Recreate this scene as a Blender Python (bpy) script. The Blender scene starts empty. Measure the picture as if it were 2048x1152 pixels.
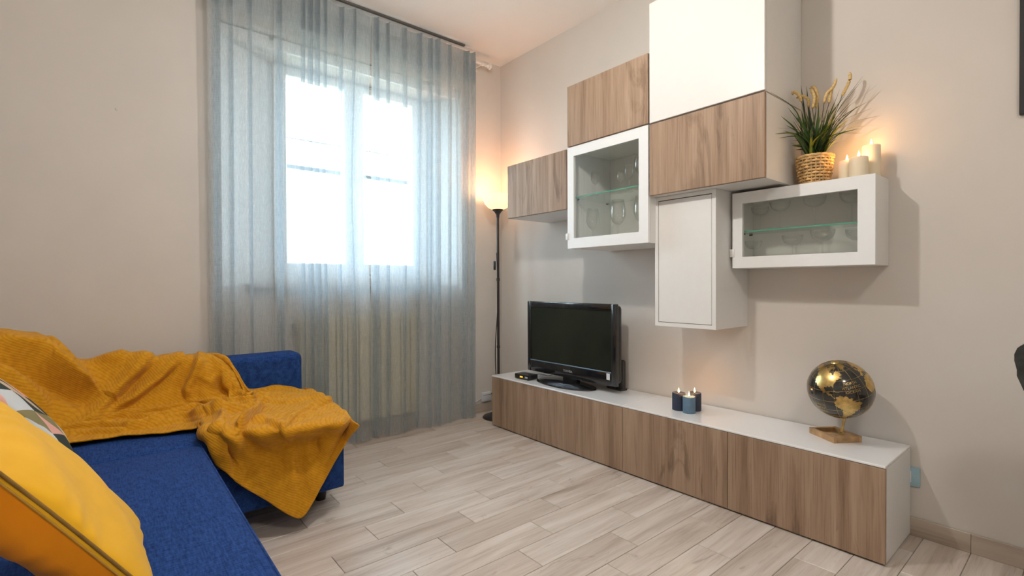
import bpy, bmesh, math, random
import numpy as np
from mathutils import Vector, Matrix
random.seed(7)
rng = np.random.default_rng(7)
PI = math.pi
SC = bpy.context.scene
COL = SC.collection

# ------------------------------------------------------------------ camera
CAM = np.array([3.2686, -2.5981, 1.0615])
YAW, PITCH, ROLL, FPX = 2.4487, -0.0100, -0.0048, 983.2
def cam_axes():
    f = np.array([math.cos(YAW)*math.cos(PITCH), math.sin(YAW)*math.cos(PITCH), math.sin(PITCH)])
    r = np.array([math.sin(YAW), -math.cos(YAW), 0.0]); u = np.cross(r, f)
    c, s = math.cos(ROLL), math.sin(ROLL)
    return c*r + s*u, -s*r + c*u, f
CR, CU, CF = cam_axes()
cd = bpy.data.cameras.new('camera'); cam = bpy.data.objects.new('camera', cd); COL.objects.link(cam)
cd.sensor_width = 36.0; cd.lens = FPX/2048*36.0; cd.clip_start = 0.02
M = Matrix.Identity(4)
for i in range(3):
    M[i][0], M[i][1], M[i][2], M[i][3] = CR[i], CU[i], -CF[i], CAM[i]
cam.matrix_world = M
SC.camera = cam
def hit(px, py, axis, val):
    d = (px-1024)/FPX*CR - (py-576)/FPX*CU + CF
    t = (val-CAM[axis])/d[axis]
    return CAM + t*d
def HX(px, py, x): return hit(px, py, 0, x)
def HY(px, py, y): return hit(px, py, 1, y)
def HZ(px, py, z): return hit(px, py, 2, z)
def to_px(P):
    d = np.asarray(P)-CAM; k = FPX/(d@CF)
    return np.stack([1024+k*(d@CR), 576-k*(d@CU)], -1)

# ------------------------------------------------------------------ world and lights
w = bpy.data.worlds.new('world'); SC.world = w; w.use_nodes = True
bg = w.node_tree.nodes['Background']
bg.inputs[0].default_value = (0.72, 0.87, 1.0, 1); bg.inputs[1].default_value = 14.0
wt = w.node_tree; tcw = wt.nodes.new('ShaderNodeTexCoord'); sxw = wt.nodes.new('ShaderNodeSeparateXYZ'); rw = wt.nodes.new('ShaderNodeValToRGB')
wt.links.new(tcw.outputs['Generated'], sxw.inputs[0]); mw = wt.nodes.new('ShaderNodeMapRange'); mw.inputs[1].default_value = -.08; mw.inputs[2].default_value = .04
wt.links.new(sxw.outputs['Z'], mw.inputs[0]); wt.links.new(mw.outputs[0], rw.inputs[0]); wt.links.new(rw.outputs[0], bg.inputs[0])
rw.color_ramp.elements[0].color = (.20, .22, .19, 1); rw.color_ramp.elements[1].color = (.72, .87, 1.0, 1)      # street below, pale sky above
def light(name, kind, loc, energy, color, size=0.05, parent=None):
    l = bpy.data.lights.new(name, kind); o = bpy.data.objects.new(name, l); COL.objects.link(o)
    o.location = loc; l.energy = energy; l.color = color
    if kind == 'POINT': l.shadow_soft_size = size
    if parent: o.parent = parent
    return o
PENDANT = (1.90, -1.69, 2.43)
light('pendant_light', 'POINT', PENDANT, 39, (1.0, 0.935, 0.86), 0.035)
CEIL_LAMP = (3.95, -2.30, 2.80)
al_ = light('ceiling_lamp_light', 'AREA', CEIL_LAMP, 17, (1.0, 0.94, 0.87)); al_.data.shape = 'DISK'; al_.data.size = .42
SC.view_settings.view_transform = 'Standard'; SC.view_settings.look = 'None'
SC.view_settings.exposure = 0.42; SC.view_settings.gamma = 1.0
SC.view_settings.use_curve_mapping = False
SC.cycles.use_denoising = True
SC.cycles.max_bounces = 10; SC.cycles.diffuse_bounces = 5; SC.cycles.transparent_max_bounces = 24
SC.cycles.glossy_bounces = 4; SC.cycles.transmission_bounces = 6
SC.cycles.sample_clamp_indirect = 6.0; SC.cycles.blur_glossy = 0.5
SC.cycles.caustics_reflective = False; SC.cycles.caustics_refractive = False

# ------------------------------------------------------------------ materials
class N:
    def __init__(s, name):
        s.m = bpy.data.materials.new(name); s.m.use_nodes = True
        s.t = s.m.node_tree; s.b = s.t.nodes['Principled BSDF']; s.o = s.t.nodes['Material Output']
    def n(s, typ, **kw):
        x = s.t.nodes.new(typ)
        for k, v in kw.items(): setattr(x, k, v)
        return x
    def l(s, a, b): s.t.links.new(a, b)
    def val(s, node, key, v): node.inputs[key].default_value = v
    def coords(s, scale=(1,1,1), kind='Object', jitter=False):
        tc = s.n('ShaderNodeTexCoord'); mp = s.n('ShaderNodeMapping')
        mp.inputs['Scale'].default_value = scale
        out = tc.outputs[kind]
        if jitter:
            oi = s.n('ShaderNodeObjectInfo'); mu = s.n('ShaderNodeMath', operation='MULTIPLY'); mu.inputs[1].default_value = 37.0
            s.l(oi.outputs['Random'], mu.inputs[0])
            ad = s.n('ShaderNodeVectorMath', operation='ADD'); s.l(out, ad.inputs[0]); s.l(mu.outputs[0], ad.inputs[1]); out = ad.outputs[0]
        s.l(out, mp.inputs['Vector']); return mp.outputs['Vector']
    def noise(s, vec, scale, detail=4, rough=.55, dist=0):
        x = s.n('ShaderNodeTexNoise'); s.l(vec, x.inputs['Vector'])
        x.inputs['Scale'].default_value = scale; x.inputs['Detail'].default_value = detail
        x.inputs['Roughness'].default_value = rough; x.inputs['Distortion'].default_value = dist
        return x.outputs['Fac']
    def ramp(s, fac, stops, interp='LINEAR'):
        r = s.n('ShaderNodeValToRGB'); s.l(fac, r.inputs[0]); cr = r.color_ramp; cr.interpolation = interp
        while len(cr.elements) < len(stops): cr.elements.new(0.5)
        for e, (p, c) in zip(cr.elements, stops):
            e.position = p; e.color = (*c, 1) if len(c) == 3 else c
        return r.outputs[0]
    def mix(s, fac, a, b, mode='MIX'):
        x = s.n('ShaderNodeMix', data_type='RGBA', blend_type=mode)
        for k, v in ((0, fac), (6, a), (7, b)):
            if hasattr(v, 'is_linked') or hasattr(v, 'links'): s.l(v, x.inputs[k])
            else: x.inputs[k].default_value = v if k == 0 else (*v, 1)
        return x.outputs[2]
    def bump(s, h, strength, dist=.001):
        x = s.n('ShaderNodeBump'); x.inputs['Strength'].default_value = strength; x.inputs['Distance'].default_value = dist
        s.l(h, x.inputs['Height']); s.l(x.outputs[0], s.b.inputs['Normal'])
    def base(s, c, rough=.5, metal=0, spec=.5, coat=0):
        if hasattr(c, 'links'): s.l(c, s.b.inputs['Base Color'])
        else: s.b.inputs['Base Color'].default_value = (*c, 1)
        s.b.inputs['Roughness'].default_value = rough; s.b.inputs['Metallic'].default_value = metal
        s.b.inputs['Specular IOR Level'].default_value = spec
        s.b.inputs['Coat Weight'].default_value = coat
        return s
MAT = {}
def simple(name, c, rough=.5, metal=0, spec=.5, coat=0, var=.06, scale=30, bump=0):
    k = N(name); v = k.coords((1,1,1), 'Object', True); nz = k.noise(v, scale, 3)
    lo = tuple(x*(1-var) for x in c); hi = tuple(min(1, x*(1+var)) for x in c)
    k.base(k.ramp(nz, [(.3, lo), (.7, hi)]), rough, metal, spec, coat)
    if bump: k.bump(nz, bump)
    MAT[name] = k.m; return k.m
simple('wall_paint', (.62, .585, .545), .85, spec=.15, var=.02, scale=3)
simple('ceiling_paint', (.76, .75, .735), .9, spec=.1, var=.015, scale=3)
simple('white_lacquer', (.75, .75, .735), .38, spec=.35, var=.01)
simple('white_glass', (.80, .81, .82), .12, spec=.5, coat=.3, var=.01)
simple('white_frame', (.80, .82, .83), .3, var=.01)
simple('window_white', (.78, .80, .80), .4, var=.02)
simple('sill_stone', (.46, .43, .39), .5, var=.1)
simple('radiator_cream', (.62, .56, .42), .4, var=.02)
simple('black_gloss', (.012, .012, .013), .12, spec=.5, coat=.4, var=.1)
simple('black_plastic', (.02, .02, .022), .35, var=.1)
simple('dark_metal', (.035, .032, .032), .4, metal=.3, var=.1)
simple('taupe_strip', (.11, .098, .09), .5, var=.05)
simple('gap_dark', (.05, .042, .035), .8)
simple('chrome', (.7, .72, .75), .15, metal=1, var=.02)
simple('screen', (.016, .019, .013), .16, spec=.35, var=.3, scale=3)
simple('glint_blue', (.30, .42, .55), .2, metal=.7, var=.1)  # reflected light put into a bluish metal colour
simple('brass', (.60, .42, .16), .28, metal=1, var=.25, scale=60)
simple('globe_black', (.020, .020, .018), .16, spec=.5, coat=.5, var=.2)
simple('globe_wood', (.40, .24, .11), .5, var=.35, scale=25)
simple('wax_navy', (.022, .030, .058), .6, var=.2, bump=.1)
simple('wax_blue', (.105, .185, .265), .6, var=.15, bump=.1)
simple('wick', (.02, .015, .012), .9)
simple('plate_blue', (.30, .47, .55), .35, var=.04)
simple('plate_white', (.66, .67, .70), .4, var=.02)
simple('leaf_green', (.050, .105, .022), .5, var=.5, scale=14)
simple('leaf_lime', (.24, .27, .03), .5, var=.4, scale=14)
simple('leaf_dark', (.035, .056, .020), .55, var=.5, scale=14)
simple('spike_tan', (.62, .44, .19), .9, var=.25, scale=150, bump=.6)
simple('rattan', (.56, .36, .15), .6, var=.45, scale=40, bump=.3)
simple('chair_dark', (.026, .028, .025), .8, var=.4, scale=40, bump=.4)
simple('piping_gold', (.42, .22, .02), .7, var=.1)
simple('seam_shade_brown', (.22, .12, .02), .8, var=.2)  # brown for the shade painted beside the cushion seam
simple('hardware_grey', (.25, .26, .27), .4, metal=.5)
simple('logo_grey', (.45, .46, .47), .4)
simple('rod_white', (.72, .68, .64), .45, var=.03)
simple('picture_grey', (.10, .10, .10), .6, var=.6, scale=6)
simple('bar_grey', (.25, .28, .30), .5)
# cream wax, slightly see-through
k = N('wax_cream'); k.base((.80, .70, .52), .55); k.b.inputs['Subsurface Weight'].default_value = .35
k.b.inputs['Subsurface Radius'].default_value = (.02, .012, .006); k.b.inputs['Subsurface Scale'].default_value = .6
nz = k.noise(k.coords(), 60, 2); k.bump(nz, .08); MAT['wax_cream'] = k.m
def emis(name, c, s):
    k = N(name); k.base(c, .5); k.b.inputs['Emission Color'].default_value = (*c, 1); k.b.inputs['Emission Strength'].default_value = s
    MAT[name] = k.m
emis('flame', (1.0, .62, .22), 14)
emis('led_amber', (.9, .52, .04), .7)
emis('lamp_bowl', (1.0, .62, .33), 1.1)
emis('bulb_glow', (1.0, .86, .68), 6)
# fine-grained veneer for the cabinet doors, grain upright
def veneer(name, dark, mid, light_, fine):
    k = N(name)
    v = k.coords((1, 1, .055), 'Object', True)
    n1 = k.noise(v, 17, 5, .6, .25)
    v2 = k.coords((1, 1, .022), 'Object', True)
    n2 = k.noise(v2, 170, 3, .6, .1)
    v3 = k.coords((1, 1, .20), 'Object', True)
    n3 = k.noise(v3, 6.0, 6, .6, 1.6)
    c1 = k.ramp(n1, [(.26, dark), (.48, mid), (.74, light_)])
    c2 = k.ramp(n2, [(.30, (.62, .60, .58)), (.52, (1, 1, 1)), (.8, (1.0, 1.0, 1.0))])
    c3 = k.ramp(n3, [(.34, (.56, .52, .49)), (.43, (1, 1, 1)), (.64, (1, 1, 1)), (.71, (.80, .77, .75))])
    c = k.mix(fine, c1, c2, 'MULTIPLY'); c = k.mix(.75, c, c3, 'MULTIPLY')
    k.base(c, .5, spec=.3); k.bump(n2, .12, .0006); MAT[name] = k.m
veneer('veneer', (.215, .138, .088), (.335, .228, .155), (.44, .318, .228), .65)
# floor tiles printed like pale wood, grain along Y
k = N('plank')
v = k.coords((1, .085, 1), 'Object', True); n1 = k.noise(v, 14, 5, .6, .6)
v2 = k.coords((1, .05, 1), 'Object', True); n2 = k.noise(v2, 90, 3, .6, .2)
v3 = k.coords((1, .3, 1), 'Object', True); n3 = k.noise(v3, 7, 6, .7, 2.5)
c1 = k.ramp(n1, [(.25, (.37, .305, .255)), (.42, (.55, .485, .43)), (.60, (.66, .605, .56)), (.8, (.74, .70, .66))])
c2 = k.ramp(n2, [(.28, (.66, .64, .62)), (.5, (1, 1, 1))])
c3 = k.ramp(n3, [(.30, (.55, .51, .48)), (.40, (1, 1, 1))])
oi = k.n('ShaderNodeObjectInfo')
c4 = k.ramp(oi.outputs['Random'], [(0, (.84, .81, .78)), (.5, (.97, .95, .93)), (1, (1.0, 1.0, 1.0))])
c = k.mix(.5, c1, c2, 'MULTIPLY'); c = k.mix(.7, c, c3, 'MULTIPLY'); c = k.mix(1, c, c4, 'MULTIPLY')
k.base(c, .30, spec=.38); k.bump(n2, .06, .0005); MAT['plank'] = k.m
k = N('base_tile')
v = k.coords((.085, .085, 1), 'Object', True); n1 = k.noise(v, 16, 5, .6, .6)
k.base(k.ramp(n1, [(.3, (.33, .265, .21)), (.5, (.45, .38, .315)), (.7, (.55, .48, .41))]), .4); MAT['base_tile'] = k.m
simple('grout', (.34, .31, .28), .9, var=.1, scale=80)
# linen-like upholstery
def woven(name, lo, hi, thread, rough=.9, bump=.5, wear=3):
    k = N(name)
    va = k.coords((.16, 1, 1), 'Object'); vb = k.coords((1, .16, .16), 'Object')
    a = k.noise(va, thread, 3, .6); b = k.noise(vb, thread, 3, .6)
    m = k.n('ShaderNodeMath', operation='ADD'); k.l(a, m.inputs[0]); k.l(b, m.inputs[1])
    h = k.n('ShaderNodeMath', operation='MULTIPLY'); h.inputs[1].default_value = .5; k.l(m.outputs[0], h.inputs[0])
    c = k.ramp(h.outputs[0], [(.36, lo), (.64, hi)])
    k.base(c, rough, spec=.15); 
    k.bump(h.outputs[0], bump, .0015); MAT[name] = k.m
woven('sofa_blue', (.006, .022, .105), (.022, .072, .255), 230)
simple('leg_black', (.012, .012, .014), .45)
# ribbed mustard knit
k = N('mustard_knit')
tc = k.n('ShaderNodeTexCoord'); dp = k.n('ShaderNodeVectorMath', operation='DOT_PRODUCT'); k.l(tc.outputs['Object'], dp.inputs[0])
dp.inputs[1].default_value = (.30, .50, .81)
mu = k.n('ShaderNodeMath', operation='MULTIPLY'); mu.inputs[1].default_value = 2*PI/.0085; k.l(dp.outputs['Value'], mu.inputs[0])
sn = k.n('ShaderNodeMath', operation='SINE'); k.l(mu.outputs[0], sn.inputs[0])
nz = k.noise(k.coords(), 60, 3)
c = k.ramp(nz, [(.3, (.50, .225, .010)), (.7, (.62, .295, .018))])
rb = k.n('ShaderNodeMapRange'); rb.inputs[1].default_value = -1; rb.inputs[2].default_value = 1; k.l(sn.outputs[0], rb.inputs[0])
c = k.mix(.40, c, k.ramp(rb.outputs[0], [(0, (.66, .60, .5)), (.45, (1, 1, 1))]), 'MULTIPLY')
k.base(c, .9, spec=.1); k.b.inputs['Sheen Weight'].default_value = .08
k.bump(rb.outputs[0], .3, .002); MAT['mustard_knit'] = k.m
def cotton(name, c):
    k = N(name); nz = k.noise(k.coords(), 420, 2); n2 = k.noise(k.coords(), 7, 3)
    k.base(k.ramp(n2, [(.3, tuple(x*.92 for x in c)), (.7, tuple(min(1, x*1.06) for x in c))]), .8, spec=.2)
    k.b.inputs['Sheen Weight'].default_value = .1; k.bump(nz, .15, .0008); MAT[name] = k.m
cotton('cotton_yellow', (.74, .40, .015)); cotton('cotton_orange', (.78, .26, .004))
# cushion print: triangles of six colours
k = N('triangle_print')
tc = k.n('ShaderNodeTexCoord'); mp = k.n('ShaderNodeMapping'); k.l(tc.outputs['UV'], mp.inputs[0])
mp.inputs['Scale'].default_value = (5, 4.2, 1); mp.inputs['Rotation'].default_value = (0, 0, .5); mp.inputs['Location'].default_value = (8.3, 3.7, 0)
sh = k.n('ShaderNodeSeparateXYZ'); k.l(mp.outputs[0], sh.inputs[0])
def mth(op, a, b=None):
    x = k.n('ShaderNodeMath', operation=op)
    for i, q in enumerate((a, b)):
        if q is None: continue
        if hasattr(q, 'links'): k.l(q, x.inputs[i])
        else: x.inputs[i].default_value = q
    return x.outputs[0]
fu, fv = mth('FLOOR', sh.outputs[0]), mth('FLOOR', sh.outputs[1])
ru, rv = mth('FRACT', sh.outputs[0]), mth('FRACT', sh.outputs[1])
tri = mth('GREATER_THAN', mth('ADD', ru, rv), 1.0)
cb = k.n('ShaderNodeCombineXYZ'); k.l(fu, cb.inputs[0]); k.l(fv, cb.inputs[1]); k.l(tri, cb.inputs[2])
wn = k.n('ShaderNodeTexWhiteNoise'); k.l(cb.outputs[0], wn.inputs['Vector'])
c = k.ramp(wn.outputs['Value'], [(0, (.62, .66, .68)), (.24, (.045, .06, .055)), (.44, (.27, .24, .12)), (.62, (.78, .42, .36)), (.78, (.80, .62, .22)), (.90, (.60, .47, .33))], 'CONSTANT')
k.base(c, .85, spec=.15); k.bump(k.noise(k.coords(), 400, 2), .15, .0008); MAT['triangle_print'] = k.m
# see-through materials
def thin_glass(name, tint, refl=.08, edge=.5):
    k = N(name); t = k.t
    tr = k.n('ShaderNodeBsdfTransparent'); tr.inputs[0].default_value = (*tint, 1)
    gl = k.n('ShaderNodeBsdfGlossy'); gl.inputs['Roughness'].default_value = .03
    lw = k.n('ShaderNodeLayerWeight'); lw.inputs[0].default_value = .25
    mr = k.n('ShaderNodeMapRange'); mr.inputs[3].default_value = refl; mr.inputs[4].default_value = edge; k.l(lw.outputs['Facing'], mr.inputs[0])
    mx = k.n('ShaderNodeMixShader'); k.l(mr.outputs[0], mx.inputs[0]); k.l(tr.outputs[0], mx.inputs[1]); k.l(gl.outputs[0], mx.inputs[2])
    k.l(mx.outputs[0], k.o.inputs[0]); MAT[name] = k.m
thin_glass('window_glass', (.97, .985, .98), .03, .4)
thin_glass('door_glass', (.99, .992, .98), .015, .22)
thin_glass('stemware', (.988, .99, .988), .02, .55)
thin_glass('shelf_glass', (.93, .975, .955), .03, .4)
k = N('shelf_edge'); k.base((.10, .36, .27), .2); MAT['shelf_edge'] = k.m
# sheer curtain
k = N('sheer_curtain')
va = k.coords((1, 1, .02)); a = k.noise(va, 800, 2, .6); vb = k.coords((.03, .03, 1)); b = k.noise(vb, 500, 2, .6)
vc = k.coords((1, 1, .05)); cc = k.noise(vc, 60, 3)
ab = k.n('ShaderNodeMath', operation='MULTIPLY_ADD'); k.l(b, ab.inputs[0]); ab.inputs[1].default_value = .35; k.l(a, ab.inputs[2])
al = k.n('ShaderNodeMapRange'); k.l(ab.outputs[0], al.inputs[0]); al.inputs[1].default_value = .48; al.inputs[2].default_value = .88
al.inputs[3].default_value = .36; al.inputs[4].default_value = .60
col = k.ramp(cc, [(.3, (.37, .40, .41)), (.7, (.43, .46, .465))])
df = k.n('ShaderNodeBsdfDiffuse'); tl = k.n('ShaderNodeBsdfTranslucent'); k.l(col, df.inputs[0])
tcol = k.ramp(cc, [(.3, (.56, .67, .75)), (.7, (.63, .73, .80))]); k.l(tcol, tl.inputs[0])
m1 = k.n('ShaderNodeMixShader'); m1.inputs[0].default_value = .48; k.l(df.outputs[0], m1.inputs[1]); k.l(tl.outputs[0], m1.inputs[2])
tr = k.n('ShaderNodeBsdfTransparent'); m2 = k.n('ShaderNodeMixShader'); k.l(al.outputs[0], m2.inputs[0]); k.l(tr.outputs[0], m2.inputs[1]); k.l(m1.outputs[0], m2.inputs[2])
k.l(m2.outputs[0], k.o.inputs[0]); MAT['sheer_curtain'] = k.m

# ------------------------------------------------------------------ mesh helpers
def link_mesh(name, me, mat=None, parent=None, smooth=None):
    o = bpy.data.objects.new(name, me); COL.objects.link(o)
    if mat: me.materials.append(MAT[mat])
    if parent: o.parent = parent
    if smooth is not None:
        me.polygons.foreach_set('use_smooth', [True]*len(me.polygons))
        me.set_sharp_from_angle(angle=math.radians(smooth))
    return o
def obj(name, bm, mat=None, parent=None, smooth=None):
    me = bpy.data.meshes.new(name); bmesh.ops.recalc_face_normals(bm, faces=bm.faces); bm.to_mesh(me); bm.free()
    return link_mesh(name, me, mat, parent, smooth)
def tag(o, label=None, cat=None, group=None, kind=None):
    if label: o['label'] = label
    if cat: o['category'] = cat
    if group: o['group'] = group
    if kind: o['kind'] = kind
    return o
def thing(name, label, cat, loc=(0,0,0), group=None, rz=0):
    o = bpy.data.objects.new(name, None); COL.objects.link(o); o.location = loc; o.rotation_euler = (0, 0, rz)
    o.empty_display_size = .05
    return tag(o, label, cat, group)
def add_box(bm, a, b, bev=0, seg=2):
    g = bmesh.new(); bmesh.ops.create_cube(g, size=1)
    for v in g.verts:
        v.co = Vector([(a[i]+b[i])/2 + v.co[i]*(b[i]-a[i]) for i in range(3)])
    if bev > 0: bmesh.ops.bevel(g, geom=list(g.edges), offset=bev, segments=seg, profile=.5, affect='EDGES')
    merge(bm, g); return bm
def merge(bm, g, mtx=None):
    if mtx is not None: bmesh.ops.transform(g, matrix=mtx, verts=g.verts)
    me = bpy.data.meshes.new('tmp'); g.to_mesh(me); g.free(); bm.from_mesh(me); bpy.data.meshes.remove(me)
def box(name, a, b, mat, parent=None, bev=0, seg=2):
    return obj(name, add_box(bmesh.new(), a, b, bev, seg), mat, parent, 35 if bev else None)
def lathe(bm, prof, c=(0,0,0), seg=32, axis=None):
    g = bmesh.new(); rings = []
    for r, z in prof:
        if r < 1e-6: rings.append([g.verts.new((0, 0, z))])
        else: rings.append([g.verts.new((r*math.cos(2*PI*i/seg), r*math.sin(2*PI*i/seg), z)) for i in range(seg)])
    for A, B in zip(rings, rings[1:]):
        if len(A) == 1 and len(B) == 1: continue
        for i in range(seg):
            j = (i+1) % seg
            if len(A) == 1: g.faces.new((A[0], B[i], B[j]))
            elif len(B) == 1: g.faces.new((A[i], A[j], B[0]))
            else: g.faces.new((A[i], A[j], B[j], B[i]))
    m = Matrix.Translation(c)
    if axis is not None: m = m @ Vector((0,0,1)).rotation_difference(Vector(axis)).to_matrix().to_4x4()
    merge(bm, g, m); return bm
def catmull(pts, n, closed=False):
    P = np.asarray(pts, float)
    d = np.r_[0, np.cumsum(np.linalg.norm(np.diff(P, axis=0), axis=1)+1e-9)]
    t = np.linspace(0, d[-1], n); T = np.zeros_like(P)
    T[1:-1] = (P[2:]-P[:-2])/(d[2:]-d[:-2])[:, None]; T[0] = (P[1]-P[0])/(d[1]-d[0]); T[-1] = (P[-1]-P[-2])/(d[-1]-d[-2])
    i = np.clip(np.searchsorted(d, t, side='right')-1, 0, len(P)-2); h = (d[i+1]-d[i]); u = ((t-d[i])/h)[:, None]; h = h[:, None]
    return (2*u**3-3*u**2+1)*P[i] + (u**3-2*u**2+u)*h*T[i] + (-2*u**3+3*u**2)*P[i+1] + (u**3-u**2)*h*T[i+1]
def tube(bm, pts, rad, seg=8, cap=True):
    P = [Vector(p) for p in pts]; n = len(P); R = rad if hasattr(rad, '__len__') else [rad]*n
    rings = []; ref = Vector((0, 0, 1))
    for i, p in enumerate(P):
        t = (P[min(i+1, n-1)]-P[max(i-1, 0)]).normalized()
        if abs(t.dot(ref)) > .95: ref = Vector((1, 0, 0)) if abs(t.x) < .9 else Vector((0, 1, 0))
        a = t.cross(ref).normalized(); b = t.cross(a)
        rings.append([bm.verts.new(p + R[i]*(math.cos(2*PI*k/seg)*a + math.sin(2*PI*k/seg)*b)) for k in range(seg)])
    for A, B in zip(rings, rings[1:]):
        for k in range(seg): bm.faces.new((A[k], A[(k+1) % seg], B[(k+1) % seg], B[k]))
    if cap: bm.faces.new(rings[0][::-1]); bm.faces.new(rings[-1])
    return bm
def grid_mesh(name, G, uv=True):
    a, b = G.shape[:2]; me = bpy.data.meshes.new(name)
    idx = np.arange(a*b).reshape(a, b)
    F = np.stack([idx[:-1, :-1], idx[1:, :-1], idx[1:, 1:], idx[:-1, 1:]], -1).reshape(-1, 4)
    me.from_pydata(G.reshape(-1, 3).tolist(), [], F.tolist())
    if uv:
        L = me.uv_layers.new(name='UVMap'); U = np.stack(np.meshgrid(np.linspace(0, 1, a), np.linspace(0, 1, b), indexing='ij'), -1).reshape(-1, 2)
        L.data.foreach_set('uv', U[F.reshape(-1)].reshape(-1).astype(np.float32))
    return me
def lathe_obj(name, prof, mat, parent, c=(0,0,0), seg=32, axis=None, smooth=35):
    return obj(name, lathe(bmesh.new(), prof, c, seg, axis), mat, parent, smooth)
def text_mesh(s, size, extrude=0.0):
    cu = bpy.data.curves.new('lettering', 'FONT'); cu.body = s; cu.size = size; cu.align_x = 'CENTER'; cu.align_y = 'CENTER'; cu.extrude = extrude
    cu.resolution_u = 3
    t = bpy.data.objects.new('lettering_source', cu); COL.objects.link(t)
    dg = bpy.context.evaluated_depsgraph_get(); dg.update()
    me = bpy.data.meshes.new_from_object(t.evaluated_get(dg)); bpy.data.objects.remove(t); bpy.data.curves.remove(cu)
    return me

# ------------------------------------------------------------------ the room
X1, Y1, CEIL = 4.55, -3.75, 2.89
RY0, RY1, RZ, RD = -2.07, -.40, 2.60, -.06           # shallow recess round the window and radiator
WX = -.30
WY0, WY1, WZ0, WZ1 = HX(546, 340, WX)[1], HX(850, 340, WX)[1], HX(690, 558, WX)[2], HX(690, 164, WX)[2]         # window opening
def struct(o): o['kind'] = 'structure'; return o
fl = struct(box('floor', (-.3, Y1-.2, -.12), (X1+.2, .2, -.004), 'grout'))
PW, PL, GAP = .1447, .585, .0022
shared = {}
def plank(x0, x1, y0, y1):
    key = (round(x1-x0, 3), round(y1-y0, 3))
    if key not in shared:
        bm = bmesh.new(); hx, hy = (x1-x0)/2, (y1-y0)/2
        add_box(bm, (-hx, -hy, -.006), (hx, hy, 0), .0012, 1)
        me = bpy.data.meshes.new('plank'); bm.to_mesh(me); bm.free(); me.materials.append(MAT['plank']); shared[key] = me
    o = bpy.data.objects.new('plank', shared[key]); COL.objects.link(o); o.location = ((x0+x1)/2, (y0+y1)/2, 0); o.parent = fl
for n in range(-4, 29):
    x0, x1 = .482+PW*n, .482+PW*(n+1)
    a, b = max(x0, -.08)+GAP/2, min(x1, X1)-GAP/2
    if b-a < .02: continue
    for m in range(-3, 8):
        y1 = -.757-.1945*(n % 3)-PL*m; y0 = y1-PL
        c, d = max(y0, Y1)+GAP/2, min(y1, 0.0)-GAP/2
        if d-c > .02: plank(a, b, c, d)
struct(box('ceiling', (-.3, Y1-.2, CEIL), (X1+.2, .2, CEIL+.1), 'ceiling_paint'))
bm = bmesh.new(); T = -.42
for a, b in [((T, Y1-.2, 0), (0, RY0, CEIL)), ((T, RY1, 0), (0, .2, CEIL)), ((T, RY0, RZ), (0, RY1, CEIL)),
             ((T, RY0, 0), (RD, RY1, 1.05)), ((T, RY0, WZ1), (RD, RY1, RZ)), ((T, WY0, 1.05), (WX+.015, WY1, WZ0))]:
    add_box(bm, a, b)
struct(obj('wall_left', bm, 'wall_paint'))
for nm, yo, yi in (('trim_3', RY0+.012, WY0), ('trim_4', RY1-.012, WY1)):      # splayed white reveals
    bm = bmesh.new(); e_ = RY0 if yo < -1 else RY1
    pl = [(RD, yo), (WX-.03, yi), (T+.01, yi), (T+.01, e_), (RD, e_)]
    lo_, hi_ = [bm.verts.new((x_, y_, 1.05)) for x_, y_ in pl], [bm.verts.new((x_, y_, WZ1)) for x_, y_ in pl]
    bm.faces.new(lo_); bm.faces.new(hi_[::-1])
    for i in range(5): bm.faces.new((lo_[i], lo_[(i+1) % 5], hi_[(i+1) % 5], hi_[i]))
    struct(obj(nm, bm, 'window_white'))
struct(box('wall_right', (0, 0, -.01), (X1+.2, .2, CEIL), 'wall_paint'))
struct(box('wall_back', (X1, Y1-.2, -.01), (X1+.2, 0, CEIL), 'wall_paint'))
struct(box('wall_near', (0, Y1-.2, -.01), (X1, Y1, CEIL), 'wall_paint'))
bbr = struct(box('baseboard_right', (0, -.004, 0), (X1, -.0005, .072), 'grout'))
x = 2.942-PL*6
while x < X1:
    a, b = max(x, .012)+.0004, min(x+PL, X1)-.0004
    if b-a > .05: box('base_tile', (a, -.011, 0), (b, -.0045, .076), 'base_tile', bbr, .0015, 1)
    x += PL
bbl = struct(box('baseboard_left', (.0005, -.40, 0), (.004, -.012, .072), 'grout'))
box('base_tile', (.0045, -.399, 0), (.011, -.012, .076), 'base_tile', bbl, .0015, 1)
y = -2.07
while y > Y1+.1:
    box('base_tile', (.0045, max(y-PL, Y1)+.001, 0), (.011, y-.001, .076), 'base_tile', bbl, .0015, 1); y -= PL
# window
WO = np.array([WX, -1.23, 1.1])
w1 = struct(thing('window_1', None, None, tuple(WO)))
def at_w(a, b): return tuple(np.array(a)-WO), tuple(np.array(b)-WO)
def frame_bm(y0, y1, z0, z1, x0, x1, wl, wr, wb, wt, bev=.004):
    bm = bmesh.new()
    for a, b in [((x0, y0, z0), (x1, y0+wl, z1)), ((x0, y1-wr, z0), (x1, y1, z1)), ((x0, y0+wl, z0), (x1, y1-wr, z0+wb)), ((x0, y0+wl, z1-wt), (x1, y1-wr, z1))]:
        A, B = at_w(a, b); add_box(bm, A, B, bev, 1)
    return bm
P1, P2, P3, P4 = [HX(q, 340, WX)[1] for q in (571, 686, 724, 821)]     # pane edges
ZP0, ZP1 = HX(690, 528, WX)[2], HX(690, 182, WX)[2]
PM = (P2+P3)/2
obj('window_frame', frame_bm(WY0, WY1, WZ0, WZ1, WX-.05, WX+.02, .04, .04, .03, .02), 'window_white', w1, 35)
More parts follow.
